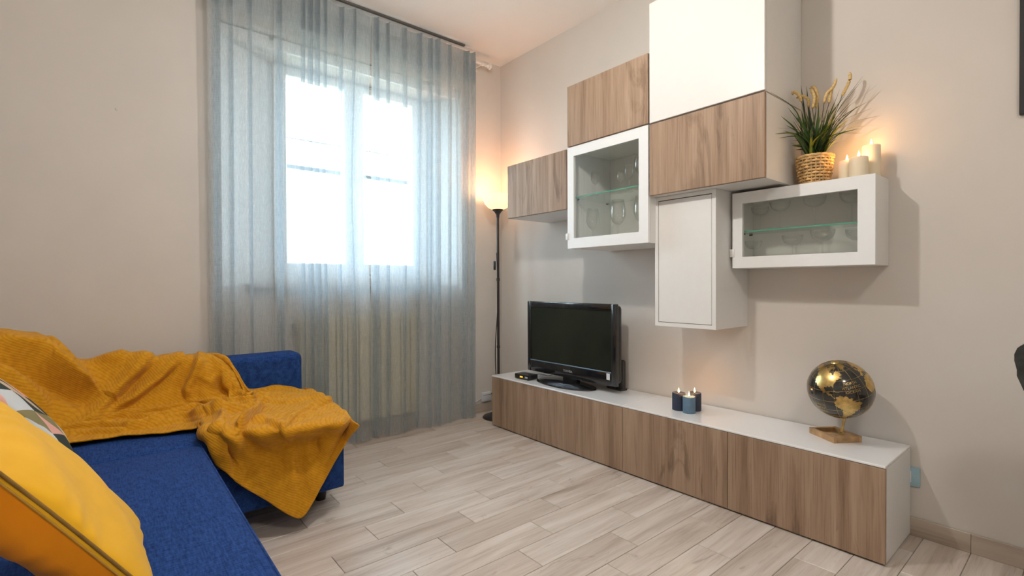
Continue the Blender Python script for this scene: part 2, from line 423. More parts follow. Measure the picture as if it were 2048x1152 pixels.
for (ya, yb, wl, wr) in ((WY0+.041, PM-.001, P1-WY0-.041, PM-.001-P2), (PM+.001, WY1-.041, P3-PM-.001, WY1-.041-P4)):
    s_ = obj('window_sash', frame_bm(ya, yb, WZ0+.031, WZ1-.021, WX-.04, WX+.035, wl, wr, ZP0-WZ0-.031, WZ1-.021-ZP1, .006), 'window_white', w1, 35)
    A, B = at_w((WX-.008, ya+wl-.005, ZP0-.005), (WX-.002, yb-wr+.005, ZP1+.005)); box('pane', A, B, 'window_glass', s_)
bm = bmesh.new(); A, B = at_w((WX+.035, PM-.017, 1.66), (WX+.048, PM+.017, 1.80)); add_box(bm, A, B, .004)
A, B = at_w((WX+.048, PM-.010, 1.70), (WX+.085, PM+.010, 1.72)); add_box(bm, A, B, .004); A, B = at_w((WX+.07, PM-.012, 1.60), (WX+.085, PM+.012, 1.72)); add_box(bm, A, B, .005)
obj('window_handle', bm, 'window_white', w1, 35)
for z in (1.3, 2.25):
    for yy in (WY0+.04, WY1-.04):
        A, B = at_w((WX+.022, yy-.008, z-.04), (WX+.042, yy+.008, z+.04)); box('hinge', A, B, 'window_white', w1, .004)
struct(box('trim_1', (T+.01, -1.93, 1.04), (.012, -.60, 1.066), 'sill_stone', None, .002, 1))
tb = struct(box('trim_2', (RD, RY0+.002, WZ1-.02), (RD+.025, RY1-.002, RZ-.004), 'window_white', None, .003))
for px, py in ((543, 76), (857, 167)):
    p = HX(px, py, RD+.027); lathe_obj('cover_disc', [(0, 0), (.013, 0), (.013, .003), (0, .004)], 'hardware_grey', tb, tuple(p), 16, (1, 0, 0))
gb = thing('window_grille', 'two thin grey horizontal bars outside the window panes', 'grille', (-.385, -1.235, HX(690, 348, -.385)[2]))
for z, r in ((0, .016), (.20, .004)):
    bm = bmesh.new(); tube(bm, [(0, -.80, z), (0, .80, z)], r, 10); obj('bar', bm, 'bar_grey', gb, 40)
# outlets
o = thing('phone_socket_box', 'small white wall box beside the floor lamp, low in the corner', 'wall socket', (.0, -.18, .09))
box('casing', (.001, -.043, .0), (.028, .043, .072), 'plate_white', o, .004)
box('cover_line', (.0285, -.041, .052), (.030, .041, .054), 'hardware_grey', o)
bm = bmesh.new(); tube(bm, catmull([(.012, -.043, .03), (.010, -.07, .02), (.009, -.10, .005), (.008, -.15, -.008), (.008, -.2, -.012)], 16), .003, 6); obj('cable', bm, 'plate_white', o, 60)
bm = bmesh.new(); tube(bm, catmull([(.012, .043, .055), (.016, .065, .05), (.018, .085, .02), (.02, .09, -.03), (.03, .1, -.085)], 16), .003, 6); obj('cable', bm, 'black_plastic', o, 60)
o = thing('wall_outlet', 'pale blue wall outlet plate partly hidden behind the low cabinet end', 'wall socket', (2.752, 0, .245))
box('plate', (-.075, -.009, -.040), (.034, -.0005, .040), 'plate_blue', o, .003)
box('module', (-.058, -.012, -.024), (.006, -.009, .024), 'plate_white', o, .002)
p = HX(233, 218, 0.0)
tag(lathe_obj('wall_plug', [(0, 0), (.007, 0), (.0065, .002), (.003, .004), (0, .003)], 'wall_paint', None, (.0, p[1], p[2]), 12, (1, 0, 0)), 'small filled screw hole bump high on the bare wall left of the curtains', 'wall plug')

# ------------------------------------------------------------------ pendant above the room (out of frame)
o = thing('pendant_lamp', 'small pendant lamp hanging mid-room, above the top of the picture', 'lamp', (PENDANT[0], PENDANT[1], CEIL))
lathe_obj('ceiling_rose', [(0, 0), (.05, 0), (.05, -.015), (.01, -.03), (0, -.03)], 'white_lacquer', o, smooth=35)
bm = bmesh.new(); tube(bm, [(0, 0, -.03), (0, 0, -.36)], .003, 6); obj('cord', bm, 'black_plastic', o)
lathe_obj('socket', [(0, -.35), (.015, -.355), (.02, -.40), (.0, -.405)], 'black_plastic', o)

o = thing('ceiling_lamp', 'round flush ceiling lamp behind the viewpoint, outside the picture', 'lamp', (CEIL_LAMP[0], CEIL_LAMP[1], CEIL))
lathe_obj('housing', [(0, 0), (.23, 0), (.235, -.02), (.225, -.07), (.215, -.07), (.21, -.055), (0, -.055)], 'white_lacquer', o, seg=40)
lathe_obj('diffuser', [(0, -.058), (.208, -.058), (.206, -.066), (0, -.068)], 'bulb_glow', o, seg=40)
# ------------------------------------------------------------------ wall cabinets
def door_box(name, x0, x1, y0, y1, z0, z1, mat, t): return box(name, (x0, y0, z0), (x1, y1, z1), mat, t, .0015, 1)
def cabinet(name, label, x0, x1, D, z0, z1, mat, dt=.017):
    t = thing(name, label, 'cabinet', ((x0+x1)/2, 0, z0)); c = np.array([(x0+x1)/2, 0, z0])
    hx, h = (x1-x0)/2, z1-z0; fy = -D+dt+.004
    th = .018
    bm = bmesh.new()
    for a, b in [((-hx+.0015, fy, 0), (-hx+th, -.001, h)), ((hx-th, fy, 0), (hx-.0015, -.001, h)), ((-hx+th, fy, 0), (hx-th, -.001, th)), ((-hx+th, fy, h-th), (hx-th, -.001, h)), ((-hx+th, -.008, th), (hx-th, -.001, h-th))]:
        add_box(bm, a, b, .0008, 1)
    obj('carcass', bm, 'white_lacquer', t, 35)
    box('backing_gap', (-hx+.012, fy-.0036, .008), (hx-.012, fy-.0006, h-.008), 'gap_dark', t) if mat else None
    if mat: door_box('door', -hx+.0012, hx-.0012, -D, -D+dt, .001, h-.001, mat, t)
    return t, hx, h, fy
cabinet('wall_cabinet', 'greyish wood-front wall cabinet nearest the floor lamp', .576, 1.151, .40, 1.515, 1.884, 'veneer')
cabinet('wall_cabinet', 'wood-front wall cabinet directly above the tall glass-door cabinet', 1.158, 1.742, .40, 1.893, 2.262, 'veneer')
cabinet('wall_cabinet', 'wood-front wall cabinet beside the potted grass, below the tall white cabinet', 1.748, 2.332, .40, 1.513, 1.884, 'veneer')
cabinet('wall_cabinet', 'large plain white wall cabinet, highest one near the ceiling', 1.748, 2.332, .40, 1.890, 2.512, 'white_lacquer')
def frame_door(t, hx, h, D, fw, dt=.018):
    bm = bmesh.new()
    L, R, B, Tt = fw
    for a, b in [((-hx+.001, -D, .001), (-hx+L, -D+dt, h-.001)), ((hx-R, -D, .001), (hx-.001, -D+dt, h-.001)), ((-hx+L, -D, .001), (hx-R, -D+dt, B)), ((-hx+L, -D, h-Tt), (hx-R, -D+dt, h-.001))]:
        add_box(bm, a, b)
    d = obj('door', bm, 'white_frame', t)
    box('pane', (-hx+L-.004, -D+.006, B-.004), (hx-R+.004, -D+.010, h-Tt+.004), 'door_glass', d)
    box('door_clip', (-hx-.012, -D-.006, .055), (-hx+.012, -D+.014, .095), 'white_lacquer', t, .003)
def glass_shelf(t, hx, D, z):
    s_ = box('shelf', (-hx+.0195, -D+.032, z-.0035), (hx-.0195, -.010, z+.0035), 'shelf_glass', t)
    box('shelf_edge', (-hx+.0195, -D+.0295, z-.0035), (hx-.0195, -D+.0318, z+.0035), 'shelf_edge', s_)
    for sx in (-1, 1):
        for yy in (-D+.07, -.05):
            bm = lathe(bmesh.new(), [(0, 0), (.004, 0), (.004, .014), (0, .014)], (sx*(hx-.018), yy, z-.008), 10, (-sx, 0, 0)); obj('shelf_pin', bm, 'dark_metal', t)
tC, hxC, hC, fyC = cabinet('glass_cabinet', 'tall white glass-door wall cabinet holding wine glasses, above the television', 1.158, 1.742, .40, 1.270, 1.887, None)
frame_door(tC, hxC, hC, .40, (.052, .060, .062, .058)); ZC = 1.270+.315; glass_shelf(tC, hxC, .40, .315)
tG, hxG, hG, fyG = cabinet('glass_cabinet', 'wide shallow white glass-door wall cabinet under the cream candles', 2.089, 2.678, .198, 1.129, 1.499, None)
frame_door(tG, hxG, hG, .198, (.050, .062, .055, .055)); ZG = 1.129+.180; glass_shelf(tG, hxG, .198, .180)
# white cabinet with inset door
tF = thing('wall_cabinet', 'narrow upright white cabinet with inset door, lowest on the wall', 'cabinet', (1.9055, 0, .831))
hx, h, D, th = .1695, .681, .332, .020
bm = bmesh.new()
for a, b in [((-hx, -D, 0), (-hx+th, -.001, h)), ((hx-th, -D, 0), (hx, -.001, h)), ((-hx+th, -D, 0), (hx-th, -.001, th)), ((-hx+th, -D, h-th), (hx-th, -.001, h)), ((-hx+th, -.01, th), (hx-th, -.001, h-th))]:
    add_box(bm, a, b)
obj('carcass', bm, 'white_lacquer', tF)
box('shadow_gap', (-hx+th, -D+.010, th), (hx-th, -D+.014, h-th), 'gap_dark', tF)
box('door', (-hx+th+.0025, -D+.0005, th+.0025), (hx-th-.0025, -D+.0095, h-th-.004), 'white_lacquer', tF, .001, 1)

# ------------------------------------------------------------------ low bench
BX, BD, BH = .3555, .379, .372
for i, lab in enumerate(('wood-front low cabinet carrying the television, left half of the long bench', 'wood-front low cabinet carrying the globe, right half of the long bench')):
    x0 = BX+1.2*i; t = thing('low_cabinet', lab, 'cabinet', (x0+.6, 0, 0))
    bm = bmesh.new(); fy = -BD+.0195; z0, z1 = .008, BH-.006
    for a, b in [((-.599, fy, z0), (-.581, -.012, z1)), ((.581, fy, z0), (.599, -.012, z1)), ((-.581, fy, z0), (.581, -.012, z0+.018)), ((-.581, fy, z1-.018), (.581, -.012, z1)), ((-.581, -.02, z0+.018), (.581, -.012, z1-.018)), ((-.009, fy, z0+.018), (.009, -.02, z1-.018))]:
        add_box(bm, a, b)
    obj('carcass', bm, 'white_lacquer', t)
    box('shadow_gap', (-.59, fy-.003, z0+.006), (.59, fy-.0005, z1-.004), 'gap_dark', t)
    box('plinth', (-.58, -BD+.04, 0), (.58, -.03, z0), 'gap_dark', t)
    for s in (0, 1): box('door', (-.599+.6*s, -BD, z0), (-.001+.6*s, -BD+.0155, z1-.002), 'veneer', t, .0015, 1)
    tag(box('top_panel', (x0+.0005, -BD-.001, BH-.0055), (x0+1.1995, -.012, BH+.004), 'white_glass', None, .0015, 1),
        ('glossy white glass top panel under the television', 'glossy white glass top panel under the globe')[i], 'top panel')
TOP = BH+.004

# ------------------------------------------------------------------ television and boxes
t = thing('television', 'black flat television with glossy frame on an oval stand', 'television', (.968, -.2, TOP))
def T(x, y, z): return (x-.968, y+.2, z-TOP)
x0, x1, z0, z1, yf = .560, 1.372, .422, .930, -.205
body = box('back_shell', T(x0+.01, yf+.018, z0+.01), T(x1-.01, yf+.085, z1-.01), 'black_plastic', t, .025, 3)
bm = bmesh.new(); wl, wr, wb, wt = .040, .038, .088, .042
for a, b in [((x0, yf, z0), (x0+wl, yf+.03, z1)), ((x1-wr, yf, z0), (x1, yf+.03, z1)), ((x0+wl-.004, yf, z0), (x1-wr+.004, yf+.03, z0+wb)), ((x0+wl-.004, yf, z1-wt), (x1-wr+.004, yf+.03, z1))]:
    add_box(bm, T(*a), T(*b), .006)
obj('bezel', bm, 'black_gloss', t, 40)
box('screen', T(x0+wl-.002, yf+.008, z0+wb-.002), T(x1-wr+.002, yf+.02, z1-wt+.002), 'screen', t)
box('ridge_glint', T(x0+.036, yf-.003, z0+.080), T(x1-.036, yf+.002, z0+.087), 'glint_blue', t, .001, 1)  # blue strip in place of light glinting off the bezel's lower ridge
tag(box('sticker', T(x1-.072, yf-.0012, z0+.038), T(x1-.046, yf+.0002, z0+.078), 'plate_white', t), 'white energy sticker')
me = text_mesh('TOSHIBA', .021); lo = link_mesh('lettering', me, 'logo_grey', t); lo.rotation_euler = (PI/2, 0, 0); lo.location = T(.968, yf-.0008, z0+.045)
neck = box('neck', T(.90, -.185, TOP+.012), T(1.03, -.145, z0+.06), 'black_gloss', t, .008)
bm = bmesh.new(); lathe(bm, [(0, 0), (.97, 0), (1, .004), (.985, .010), (.7, .022), (.3, .028), (0, .028)], seg=56)
bmesh.ops.transform(bm, matrix=Matrix.Translation(T(.955, -.215, TOP)) @ Matrix.Diagonal((.255, .118, 1, 1)), verts=bm.verts)
obj('stand_base', bm, 'black_gloss', t, 40)
o = thing('set_top_box', 'small black receiver with amber display beside the television stand', 'receiver', (.625, -.275, TOP), rz=math.radians(4))
box('casing', (-.072, -.045, .003), (.072, .045, .036), 'black_plastic', o, .003)
box('front_panel', (-.068, -.047, .006), (.068, -.0452, .033), 'black_gloss', o)
box('display', (-.016, -.0482, .014), (.012, -.0472, .024), 'led_amber', o)
box('label_plate', (.034, -.0482, .014), (.060, -.0472, .025), 'logo_grey', o)
for sx in (-1, 1):
    for sy in (-1, 1): box('foot', (sx*.055-.006, sy*.034-.006, 0), (sx*.055+.006, sy*.034+.006, .0035), 'black_plastic', o)
bm = bmesh.new(); tube(bm, catmull([(.03, .045, .02), (.05, .075, .03), (.08, .12, .02), (.06, .17, .006), (.05, .22, .004)], 24), .0025, 6); obj('cable', bm, 'black_plastic', o, 60)
o = thing('router', 'upright black router standing behind the right side of the television', 'router', (1.262, -.062, TOP), rz=math.radians(-8))
bm = bmesh.new(); add_box(bm, (-.075, -.018, .0), (.075, .018, .195), .016, 3); obj('casing', bm, 'black_plastic', o, 40)
box('base', (-.06, -.03, 0), (.07, .03, .012), 'black_plastic', o, .004)
for z in (.08, .105, .13): box('indicator', (.05, -.0188, z), (.056, -.0182, z+.004), 'logo_grey', o)

# ------------------------------------------------------------------ candles
def flame_at(parent, z, s=1.0, power=.22):
    bm = bmesh.new(); tube(bm, [(0, 0, z-.003), (.0006, 0, z+.006)], .0011, 6); obj('wick', bm, 'wick', parent)
    lathe_obj('flame', [(0, z+.003), (.0030*s, z+.006*s), (.0044*s, z+.011*s), (.0034*s, z+.018*s), (.0014*s, z+.025*s), (0, z+.030*s)], 'flame', parent, seg=12, smooth=60)
    light('flame_light', 'POINT', (0, 0, z+.022), power, (1.0, .50, .18), .012, parent)
def candle(label, x, y, z, r, h, mat, group, s=1.0, power=.2):
    t = thing('candle', label, 'candle', (x, y, z), group)
    lathe_obj('wax_body', [(0, 0), (r*.97, 0), (r, .002), (r, h-.004), (r*.96, h), (r*.90, h), (r*.55, h-.006), (0, h-.007)], mat, t, seg=36, smooth=50)
    flame_at(t, h-.004, s, power); return t
g = 'blue candles on the bench'
candle('lit pale blue candle, foremost of the three blue ones', 1.878, -.238, TOP, .032, .086, 'wax_blue', g)
candle('lit dark navy candle left of the pale blue candle', 1.808, -.222, TOP, .034, .092, 'wax_navy', g)
candle('lit dark navy candle half hidden behind the pale blue candle', 1.868, -.166, TOP, .034, .094, 'wax_navy', g)
g = 'cream candles on the glass cabinet'; ZT = 1.4995
candle('lit cream candle, tallest of three, at the cabinet end', 2.632, -.075, ZT, .033, .140, 'wax_cream', g, 1.1, .30)
candle('lit short cream candle in front of the tallest cream candle', 2.607, -.150, ZT, .034, .083, 'wax_cream', g, 1.1, .25)
candle('lit cream candle nearest the potted grass', 2.552, -.105, ZT, .031, .085, 'wax_cream', g, 1.1, .30)

# ------------------------------------------------------------------ globe
GC = Vector(HY(1680, 778, -.185)); GR = .122
t = thing('globe', 'black and gold desk globe on a wooden tray base', 'globe', (GC.x, GC.y, TOP)); gl0 = Vector((GC.x, GC.y, TOP))
ctr = GC-gl0
# tilt axis; longitude facing the camera about 65 W
ax = Vector((-.07, -.29, .95)).normalized()
toc = (Vector(CAM)-GC).normalized(); e1 = (toc-ax*toc.dot(ax)).normalized(); e2 = ax.cross(e1)
LON0 = -68
def gpos(lat, lon, r=GR):
    la, lo_ = math.radians(lat), math.radians(lon-LON0)
    return ctr + r*(math.cos(la)*math.cos(lo_)*e1 + math.cos(la)*math.sin(lo_)*e2 + math.sin(la)*ax)
bm = bmesh.new(); bmesh.ops.create_uvsphere(bm, u_segments=64, v_segments=40, radius=GR)
bmesh.ops.transform(bm, matrix=Matrix.Translation(ctr), verts=bm.verts); obj('sphere', bm, 'globe_black', t, 180)
LAND = [
 [(-168,66),(-160,71),(-140,70),(-125,70),(-110,68),(-95,72),(-85,73),(-80,68),(-88,66),(-93,60),(-83,55),(-79,52),(-77,58),(-70,62),(-65,60),(-57,53),(-60,50),(-66,49),(-61,46),(-70,43),(-74,40),(-76,36),(-81,31),(-80,26),(-82,28),(-84,30),(-90,29),(-97,27),(-97,22),(-94,18),(-90,21),(-87,20),(-88,16),(-83,15),(-83,10),(-79,9),(-77,8),(-81,7),(-87,12),(-95,16),(-105,20),(-109,26),(-114,31),(-112,27),(-110,23),(-115,30),(-120,34),(-124,40),(-124,47),(-132,55),(-140,60),(-150,60),(-160,56),(-158,60),(-165,62)],
 [(-55,82),(-30,83),(-20,75),(-22,70),(-40,65),(-44,60),(-52,65),(-58,75),(-70,78)],
 [(-77,8),(-72,12),(-62,10),(-52,5),(-50,0),(-44,-3),(-35,-6),(-35,-9),(-39,-14),(-41,-22),(-48,-26),(-53,-33),(-57,-37),(-62,-40),(-65,-45),(-69,-52),(-74,-52),(-75,-46),(-73,-37),(-71,-30),(-70,-18),(-76,-14),(-81,-6),(-80,0),(-78,4)],
 [(-17,15),(-17,21),(-10,30),(-5,35),(10,37),(20,32),(32,31),(35,25),(43,11),(51,12),(48,4),(40,-5),(40,-15),(33,-27),(20,-35),(12,-18),(9,-2),(8,4),(-8,4),(-13,9)],
 [(-9,37),(-9,43),(-1,44),(-4,48),(3,51),(8,54),(6,58),(5,62),(15,69),(28,71),(45,67),(70,70),(100,76),(140,73),(178,68),(160,60),(140,53),(130,42),(120,38),(122,30),(108,20),(100,8),(95,17),(80,10),(72,20),(58,25),(45,30),(36,36),(28,37),(15,40),(8,44)],
 [(-5,50),(1,52),(-2,56),(-5,58),(-6,55)],
 [(-84,22),(-78,22),(-74,20),(-78,20)],[(-74,19),(-69,19),(-69,18),(-74,18)],[(-80,63),(-70,72),(-85,73),(-88,70),(-80,67)],
 [(-120,72),(-105,78),(-90,80),(-70,83),(-80,76),(-100,72)],
 [(115,-22),(130,-12),(142,-11),(153,-28),(148,-38),(130,-32),(115,-34)]]
def inside(lon, lat, poly):
    c = np.zeros(lon.shape, bool); n = len(poly)
    for i in range(n):
        (x0_, y0_), (x1_, y1_) = poly[i], poly[i-1]
        cond = ((y0_ > lat) != (y1_ > lat)); c ^= cond & (lon < (x1_-x0_)*(lat-y0_)/((y1_-y0_)+1e-12)+x0_)
    return c
st = 1.25; lons = np.arange(-180, 180, st); lats = np.arange(-70, 84, st)
LO, LA = np.meshgrid(lons+st/2, lats+st/2, indexing='ij'); land = np.zeros(LO.shape, bool)
jl, ja = LO+1.2*np.sin(LA*.9)*np.cos(LO*.5), LA+1.0*np.sin(LO*.8+LA*.3)
for poly in LAND: land |= inside(jl, ja, poly)
bm = bmesh.new(); vc = {}
def gv(i, j):
    if (i % len(lons), j) not in vc: vc[(i % len(lons), j)] = bm.verts.new(gpos(-70+st*j, -180+st*i, GR+.0007))
    return vc[(i % len(lons), j)]
for i, j in zip(*np.nonzero(land)): bm.faces.new((gv(i, j), gv(i+1, j), gv(i+1, j+1), gv(i, j+1)))
obj('land', bm, 'brass', t, 180)
bm = bmesh.new()
for lat in (-60, -40, -20, 0, 20, 40, 60): tube(bm, [gpos(lat, lo_, GR+.0002) for lo_ in range(-180, 181, 5)], .0005, 5, False)
for lon in range(-180, 180, 20): tube(bm, [gpos(la, lon, GR+.0002) for la in range(-85, 86, 5)], .00045, 5, False)
obj('graticule', bm, 'brass', t, 180)
def globe_text(lines, lat, lon, size):
    for k, s in enumerate(lines):
        me = text_mesh(s, size)
        for v in me.vertices: v.co = gpos(lat-k*size*1.25+v.co.y, lon+v.co.x/math.cos(math.radians(lat)), GR+.0008)
        link_mesh('lettering', me, 'brass', t)
globe_text(('NORTH', 'ATLANTIC', 'OCEAN'), 33, -46, 6.5)
globe_text(('SOUTH', 'PACIFIC', 'OCEAN'), -10, -110, 6.5)
globe_text(('SOUTH', 'ATLANTIC', 'OCEAN'), -24, -18, 5.0)
lathe_obj('pole_cap', [(0, .006), (.012, .004), (.016, 0), (.016, -.004), (0, -.004)], 'brass', t, tuple(ctr+ax*GR), 20, tuple(ax))
# wooden tray base
A, B, Cc = HZ(1624, 868, TOP), HZ(1668, 887, TOP), HZ(1722, 880, TOP)
bx_ = Vector((B[0]-A[0], B[1]-A[1], 0)); ang = math.atan2(bx_.y, bx_.x); LX = .150; LY = .128
base = thing('tray_base', None, None); base.parent = t
del base
bo = bmesh.new(); wr_ = .014; hb = .026
for a, b in [((0, 0, 0), (LX, wr_, hb)), ((0, LY-wr_, 0), (LX, LY, hb)), ((0, wr_, 0), (wr_, LY-wr_, hb)), ((LX-wr_, wr_, 0), (LX, LY-wr_, hb)), ((wr_, wr_, 0), (LX-wr_, LY-wr_, .008)), ((LX*.56, wr_, .008), (LX-wr_, LY-wr_, hb))]:
    add_box(bo, a, b, .001, 1)
foot = obj('tray_base', bo, 'globe_wood', t, 35)
foot.rotation_euler = (0, 0, ang); foot.location = (B[0]-gl0.x-LX*math.cos(ang), B[1]-gl0.y-LX*math.sin(ang), 0)
for o_ in list(bpy.data.objects):
    if o_.type == 'EMPTY' and o_.name.startswith('tray_base'): bpy.data.objects.remove(o_)
fp = Vector(foot.location)+Vector((LX*.74*math.cos(ang)-LY*.5*math.sin(ang), LX*.74*math.sin(ang)+LY*.5*math.cos(ang), hb))
south = ctr-ax*GR*.99
bm = bmesh.new(); tube(bm, [fp, south], .0055, 14); obj('post', bm, 'brass', t, 40)
lathe_obj('collar', [(0, 0), (.011, 0), (.011, .006), (.007, .010), (0, .010)], 'brass', t, tuple(fp), 18)

# ------------------------------------------------------------------ potted grass
PB = Vector((2.425, -.105, ZT))
t = thing('potted_grass', 'artificial grass plant with tan spikes in a woven basket on the cabinet', 'plant', tuple(PB))
HB, R0, R1 = .125, .054, .072
lathe_obj('basket_lining', [(0, .002), (R0-.006, .002), (R1-.006, HB-.004), (R1-.014, HB-.004), (.05, HB-.02), (0, HB-.018)], 'leaf_dark', t)
bm = bmesh.new(); nst = 24
for q in range(9):
    z = .008+q*.0133; r = R0+(R1-R0)*z/HB
    pts = []
    for i in range(nst*4+1):
        a = 2*PI*i/(nst*4); rr = r+.0036*math.sin(nst/2*a+PI*(q % 2)); pts.append((rr*math.cos(a), rr*math.sin(a), z))
    tube(bm, pts, .0056, 6, False)
obj('woven_body', bm, 'rattan', t, 60)
bm = bmesh.new()
for i in range(nst):
    a = 2*PI*(i+.5)/nst; tube(bm, [(R0*math.cos(a), R0*math.sin(a), .002), (R1*math.cos(a), R1*math.sin(a), HB)], .0034, 5)
obj('stakes', bm, 'rattan', t, 60)
bm = bmesh.new(); tube(bm, [((R1+.001*math.sin(18*a))*math.cos(a), (R1+.001*math.sin(18*a))*math.sin(a), HB+.001*math.cos(18*a)) for a in np.linspace(0, 2*PI, 73)], .007, 8, False); obj('rim', bm, 'rattan', t, 60)
def blade(tip, mid=None, width=.008, mat='leaf_green', base=None, name='leaf'):
    tip = Vector(tip)-PB
    b0 = Vector(base) if base else Vector((random.uniform(-.028, .028), random.uniform(-.022, .022), HB-.02))
    if mid is None:
        mid = b0.lerp(tip, .5)+Vector((0, 0, .30*(Vector((tip.x-b0.x, tip.y-b0.y, 0)).length)))
    else: mid = Vector(mid)-PB
    C = catmull([b0, b0.lerp(mid, .55)+Vector((0, 0, .012)), mid, tip], 13)
    hd = Vector((tip.x-b0.x, tip.y-b0.y, 0)); sd = Vector((0, 0, 1)).cross(hd).normalized() if hd.length > 1e-3 else Vector((1, 0, 0))
    tw = random.uniform(-.7, .7); bm = bmesh.new(); rows = []
    for i, c in enumerate(C):
        u = i/12; wd = width*min(1, .55+2*u)*(1-u**3)**.8*.5+.0003; c = Vector(c)
        s_ = (sd*math.cos(tw+u*.5)+Vector((0, 0, 1))*math.sin(tw+u*.5))*wd; nrm = Vector((0, 0, .0)) + hd.normalized()*wd*.35 if hd.length > 1e-3 else Vector((0, wd*.3, 0))
        P = [c-s_, c+nrm*-1, c+s_]
        for p in P:
            p.x = max(p.x, 2.337-PB.x); p.y = min(p.y, -.004-PB.y)
        rows.append([bm.verts.new(p) for p in P])
    for A_, B_ in zip(rows, rows[1:]):
        for k_ in (0, 1): bm.faces.new((A_[k_], A_[k_+1], B_[k_+1], B_[k_]))
    return obj(name, bm, mat, t, 80)
for px, py, y in ((1550, 268, None), (1553, 256, None), (1562, 232, None), (1541, 184, None), (1582, 291, None), (1588, 222, None), (1572, 250, None), (1558, 276, None), (1566, 262, None), (1575, 214, None), (1590, 300, None), (1600, 284, None)):
    p = HX(px, py, 2.343); blade(p, None, random.uniform(.008, .012), random.choice(['leaf_green', 'leaf_dark']))
for px, py, y, m_ in ((1761, 231, -.06, 0), (1763, 251, -.07, 1), (1726, 152, -.05, 0), (1724, 161, -.08, 0), (1757, 168, -.03, 0), (1719, 209, -.06, 0), (1706, 203, -.08, 0), (1718, 257, -.1, 0), (1602, 170, -.07, 2), (1688, 182, -.10, 1), (1680, 178, -.06, 0), (1693, 186, -.12, 0), (1672, 235, -.14, 1), (1714, 190, -.06, 2), (1700, 212, -.09, 0), (1676, 205, -.13, 1), (1613, 172, -.05, 2), (1735, 240, -.10, 0), (1745, 216, -.05, 0), (1700, 236, -.15, 1), (1692, 262, -.14, 0), (1726, 266, -.13, 0), (1741, 200, -.05, 2), (1668, 225, -.16, 1), (1650, 230, -.17, 0)):
    blade(HY(px, py, y), None, random.uniform(.008, .013), ('leaf_green', 'leaf_lime', 'leaf_dark')[m_])
for i in range(95):
    a = random.uniform(0, 2*PI); L_ = random.uniform(.05, .125); hgt = random.uniform(.10, .27)
    tip = PB+Vector((L_*math.cos(a), L_*.8*math.sin(a)-.01, HB+hgt-L_*.4))
    tip.x = max(tip.x, 2.345); tip.y = min(tip.y, -.01)
    blade(tip, None, random.uniform(.008, .014), random.choice(['leaf_green', 'leaf_green', 'leaf_dark', 'leaf_dark', 'leaf_lime']))
for pl, y in (([(1603, 203), (1597, 189), (1583, 184), (1567, 195)], -.15), ([(1618, 214), (1616, 199), (1605, 192), (1585, 198)], -.11), ([(1625, 217), (1629, 195), (1622, 178)], -.12), ([(1632, 216), (1635, 192), (1627, 173), (1619, 178)], -.10), ([(1648, 206), (1655, 185), (1666, 175), (1673, 157)], -.10), ([(1658, 206), (1661, 190), (1664, 178)], -.09), ([(1684, 192), (1694, 173), (1700, 158), (1700, 145)], -.08)):
    P = [Vector(HY(a, b, y))-PB for a, b in pl]; P = [Vector((max(p.x, 2.35-PB.x), p.y, p.z)) for p in P]
    C = catmull(P, 14); s_ = bmesh.new(); tube(s_, C, [.0045]+[.0068]*11+[.006, .003], 8); sp = obj('seed_spike', s_, 'spike_tan', t, 80)
    b0 = Vector((random.uniform(-.015, .015), random.uniform(-.012, .012), HB-.02)); s_ = bmesh.new()
    tube(s_, catmull([b0, b0.lerp(P[0], .5)+Vector((0, 0, .01)), P[0]], 8), .0013, 5); obj('stalk', s_, 'leaf_dark', t, 80)

# ------------------------------------------------------------------ stemware
def glass_mesh(kind):
    if kind == 'wine': prof = [(0, .001), (.030, .001), (.030, .003), (.006, .008), (.0035, .02), (.0035, .075), (.006, .082), (.022, .098), (.033, .122), (.033, .150), (.027, .182), (.0262, .182), (.0320, .150), (.0320, .123), (.021, .100), (.003, .086), (0, .0855)]
    elif kind == 'big': prof = [(0, .001), (.036, .001), (.036, .003), (.007, .008), (.004, .02), (.004, .085), (.007, .093), (.026, .110), (.040, .142), (.040, .175), (.031, .225), (.0302, .225), (.039, .175), (.039, .143), (.025, .112), (.003, .097), (0, .0965)]
    else: prof = [(0, .001), (.030, .001), (.030, .003), (.005, .007), (.003, .015), (.003, .085), (.005, .090), (.022, .094), (.038, .105), (.046, .124), (.047, .140), (.0462, .140), (.045, .125), (.037, .1065), (.021, .0955), (.003, .0925), (0, .092)]
    bm = lathe(bmesh.new(), prof, seg=28); bmesh.ops.recalc_face_normals(bm, faces=bm.faces)
    me = bpy.data.meshes.new('stem_glass'); bm.to_mesh(me); bm.free(); me.materials.append(MAT['stemware'])
    me.polygons.foreach_set('use_smooth', [True]*len(me.polygons)); return me
GM = {q: glass_mesh(q) for q in ('wine', 'big', 'coupe')}
def put_glass(kind, name, label, group, loc, s=1.0):
    o = bpy.data.objects.new(name, GM[kind]); COL.objects.link(o); o.location = loc; o.scale = (s, s, s); tag(o, label, 'glass', group)
g = 'wine glasses in the tall glass cabinet'; zs = ZC+.0036
for x_, y_, s, lab in ((1.295, -.30, .80, 'clear wine glass on upper shelf of tall glass cabinet, leftmost'), (1.440, -.24, .72, 'small clear wine glass on upper shelf of tall glass cabinet, second from left'),
                       (1.500, -.24, .86, 'clear wine glass on upper shelf of tall glass cabinet, third from left'), (1.585, -.25, 1.05, 'clear wine glass on upper shelf of tall glass cabinet, tallest'),
                       (1.685, -.20, .9, 'clear wine glass on upper shelf of tall glass cabinet, beside the right door frame')):
    put_glass('wine', 'wine_glass', lab, g, (x_, y_, zs), s)
zb = 1.270+.0185
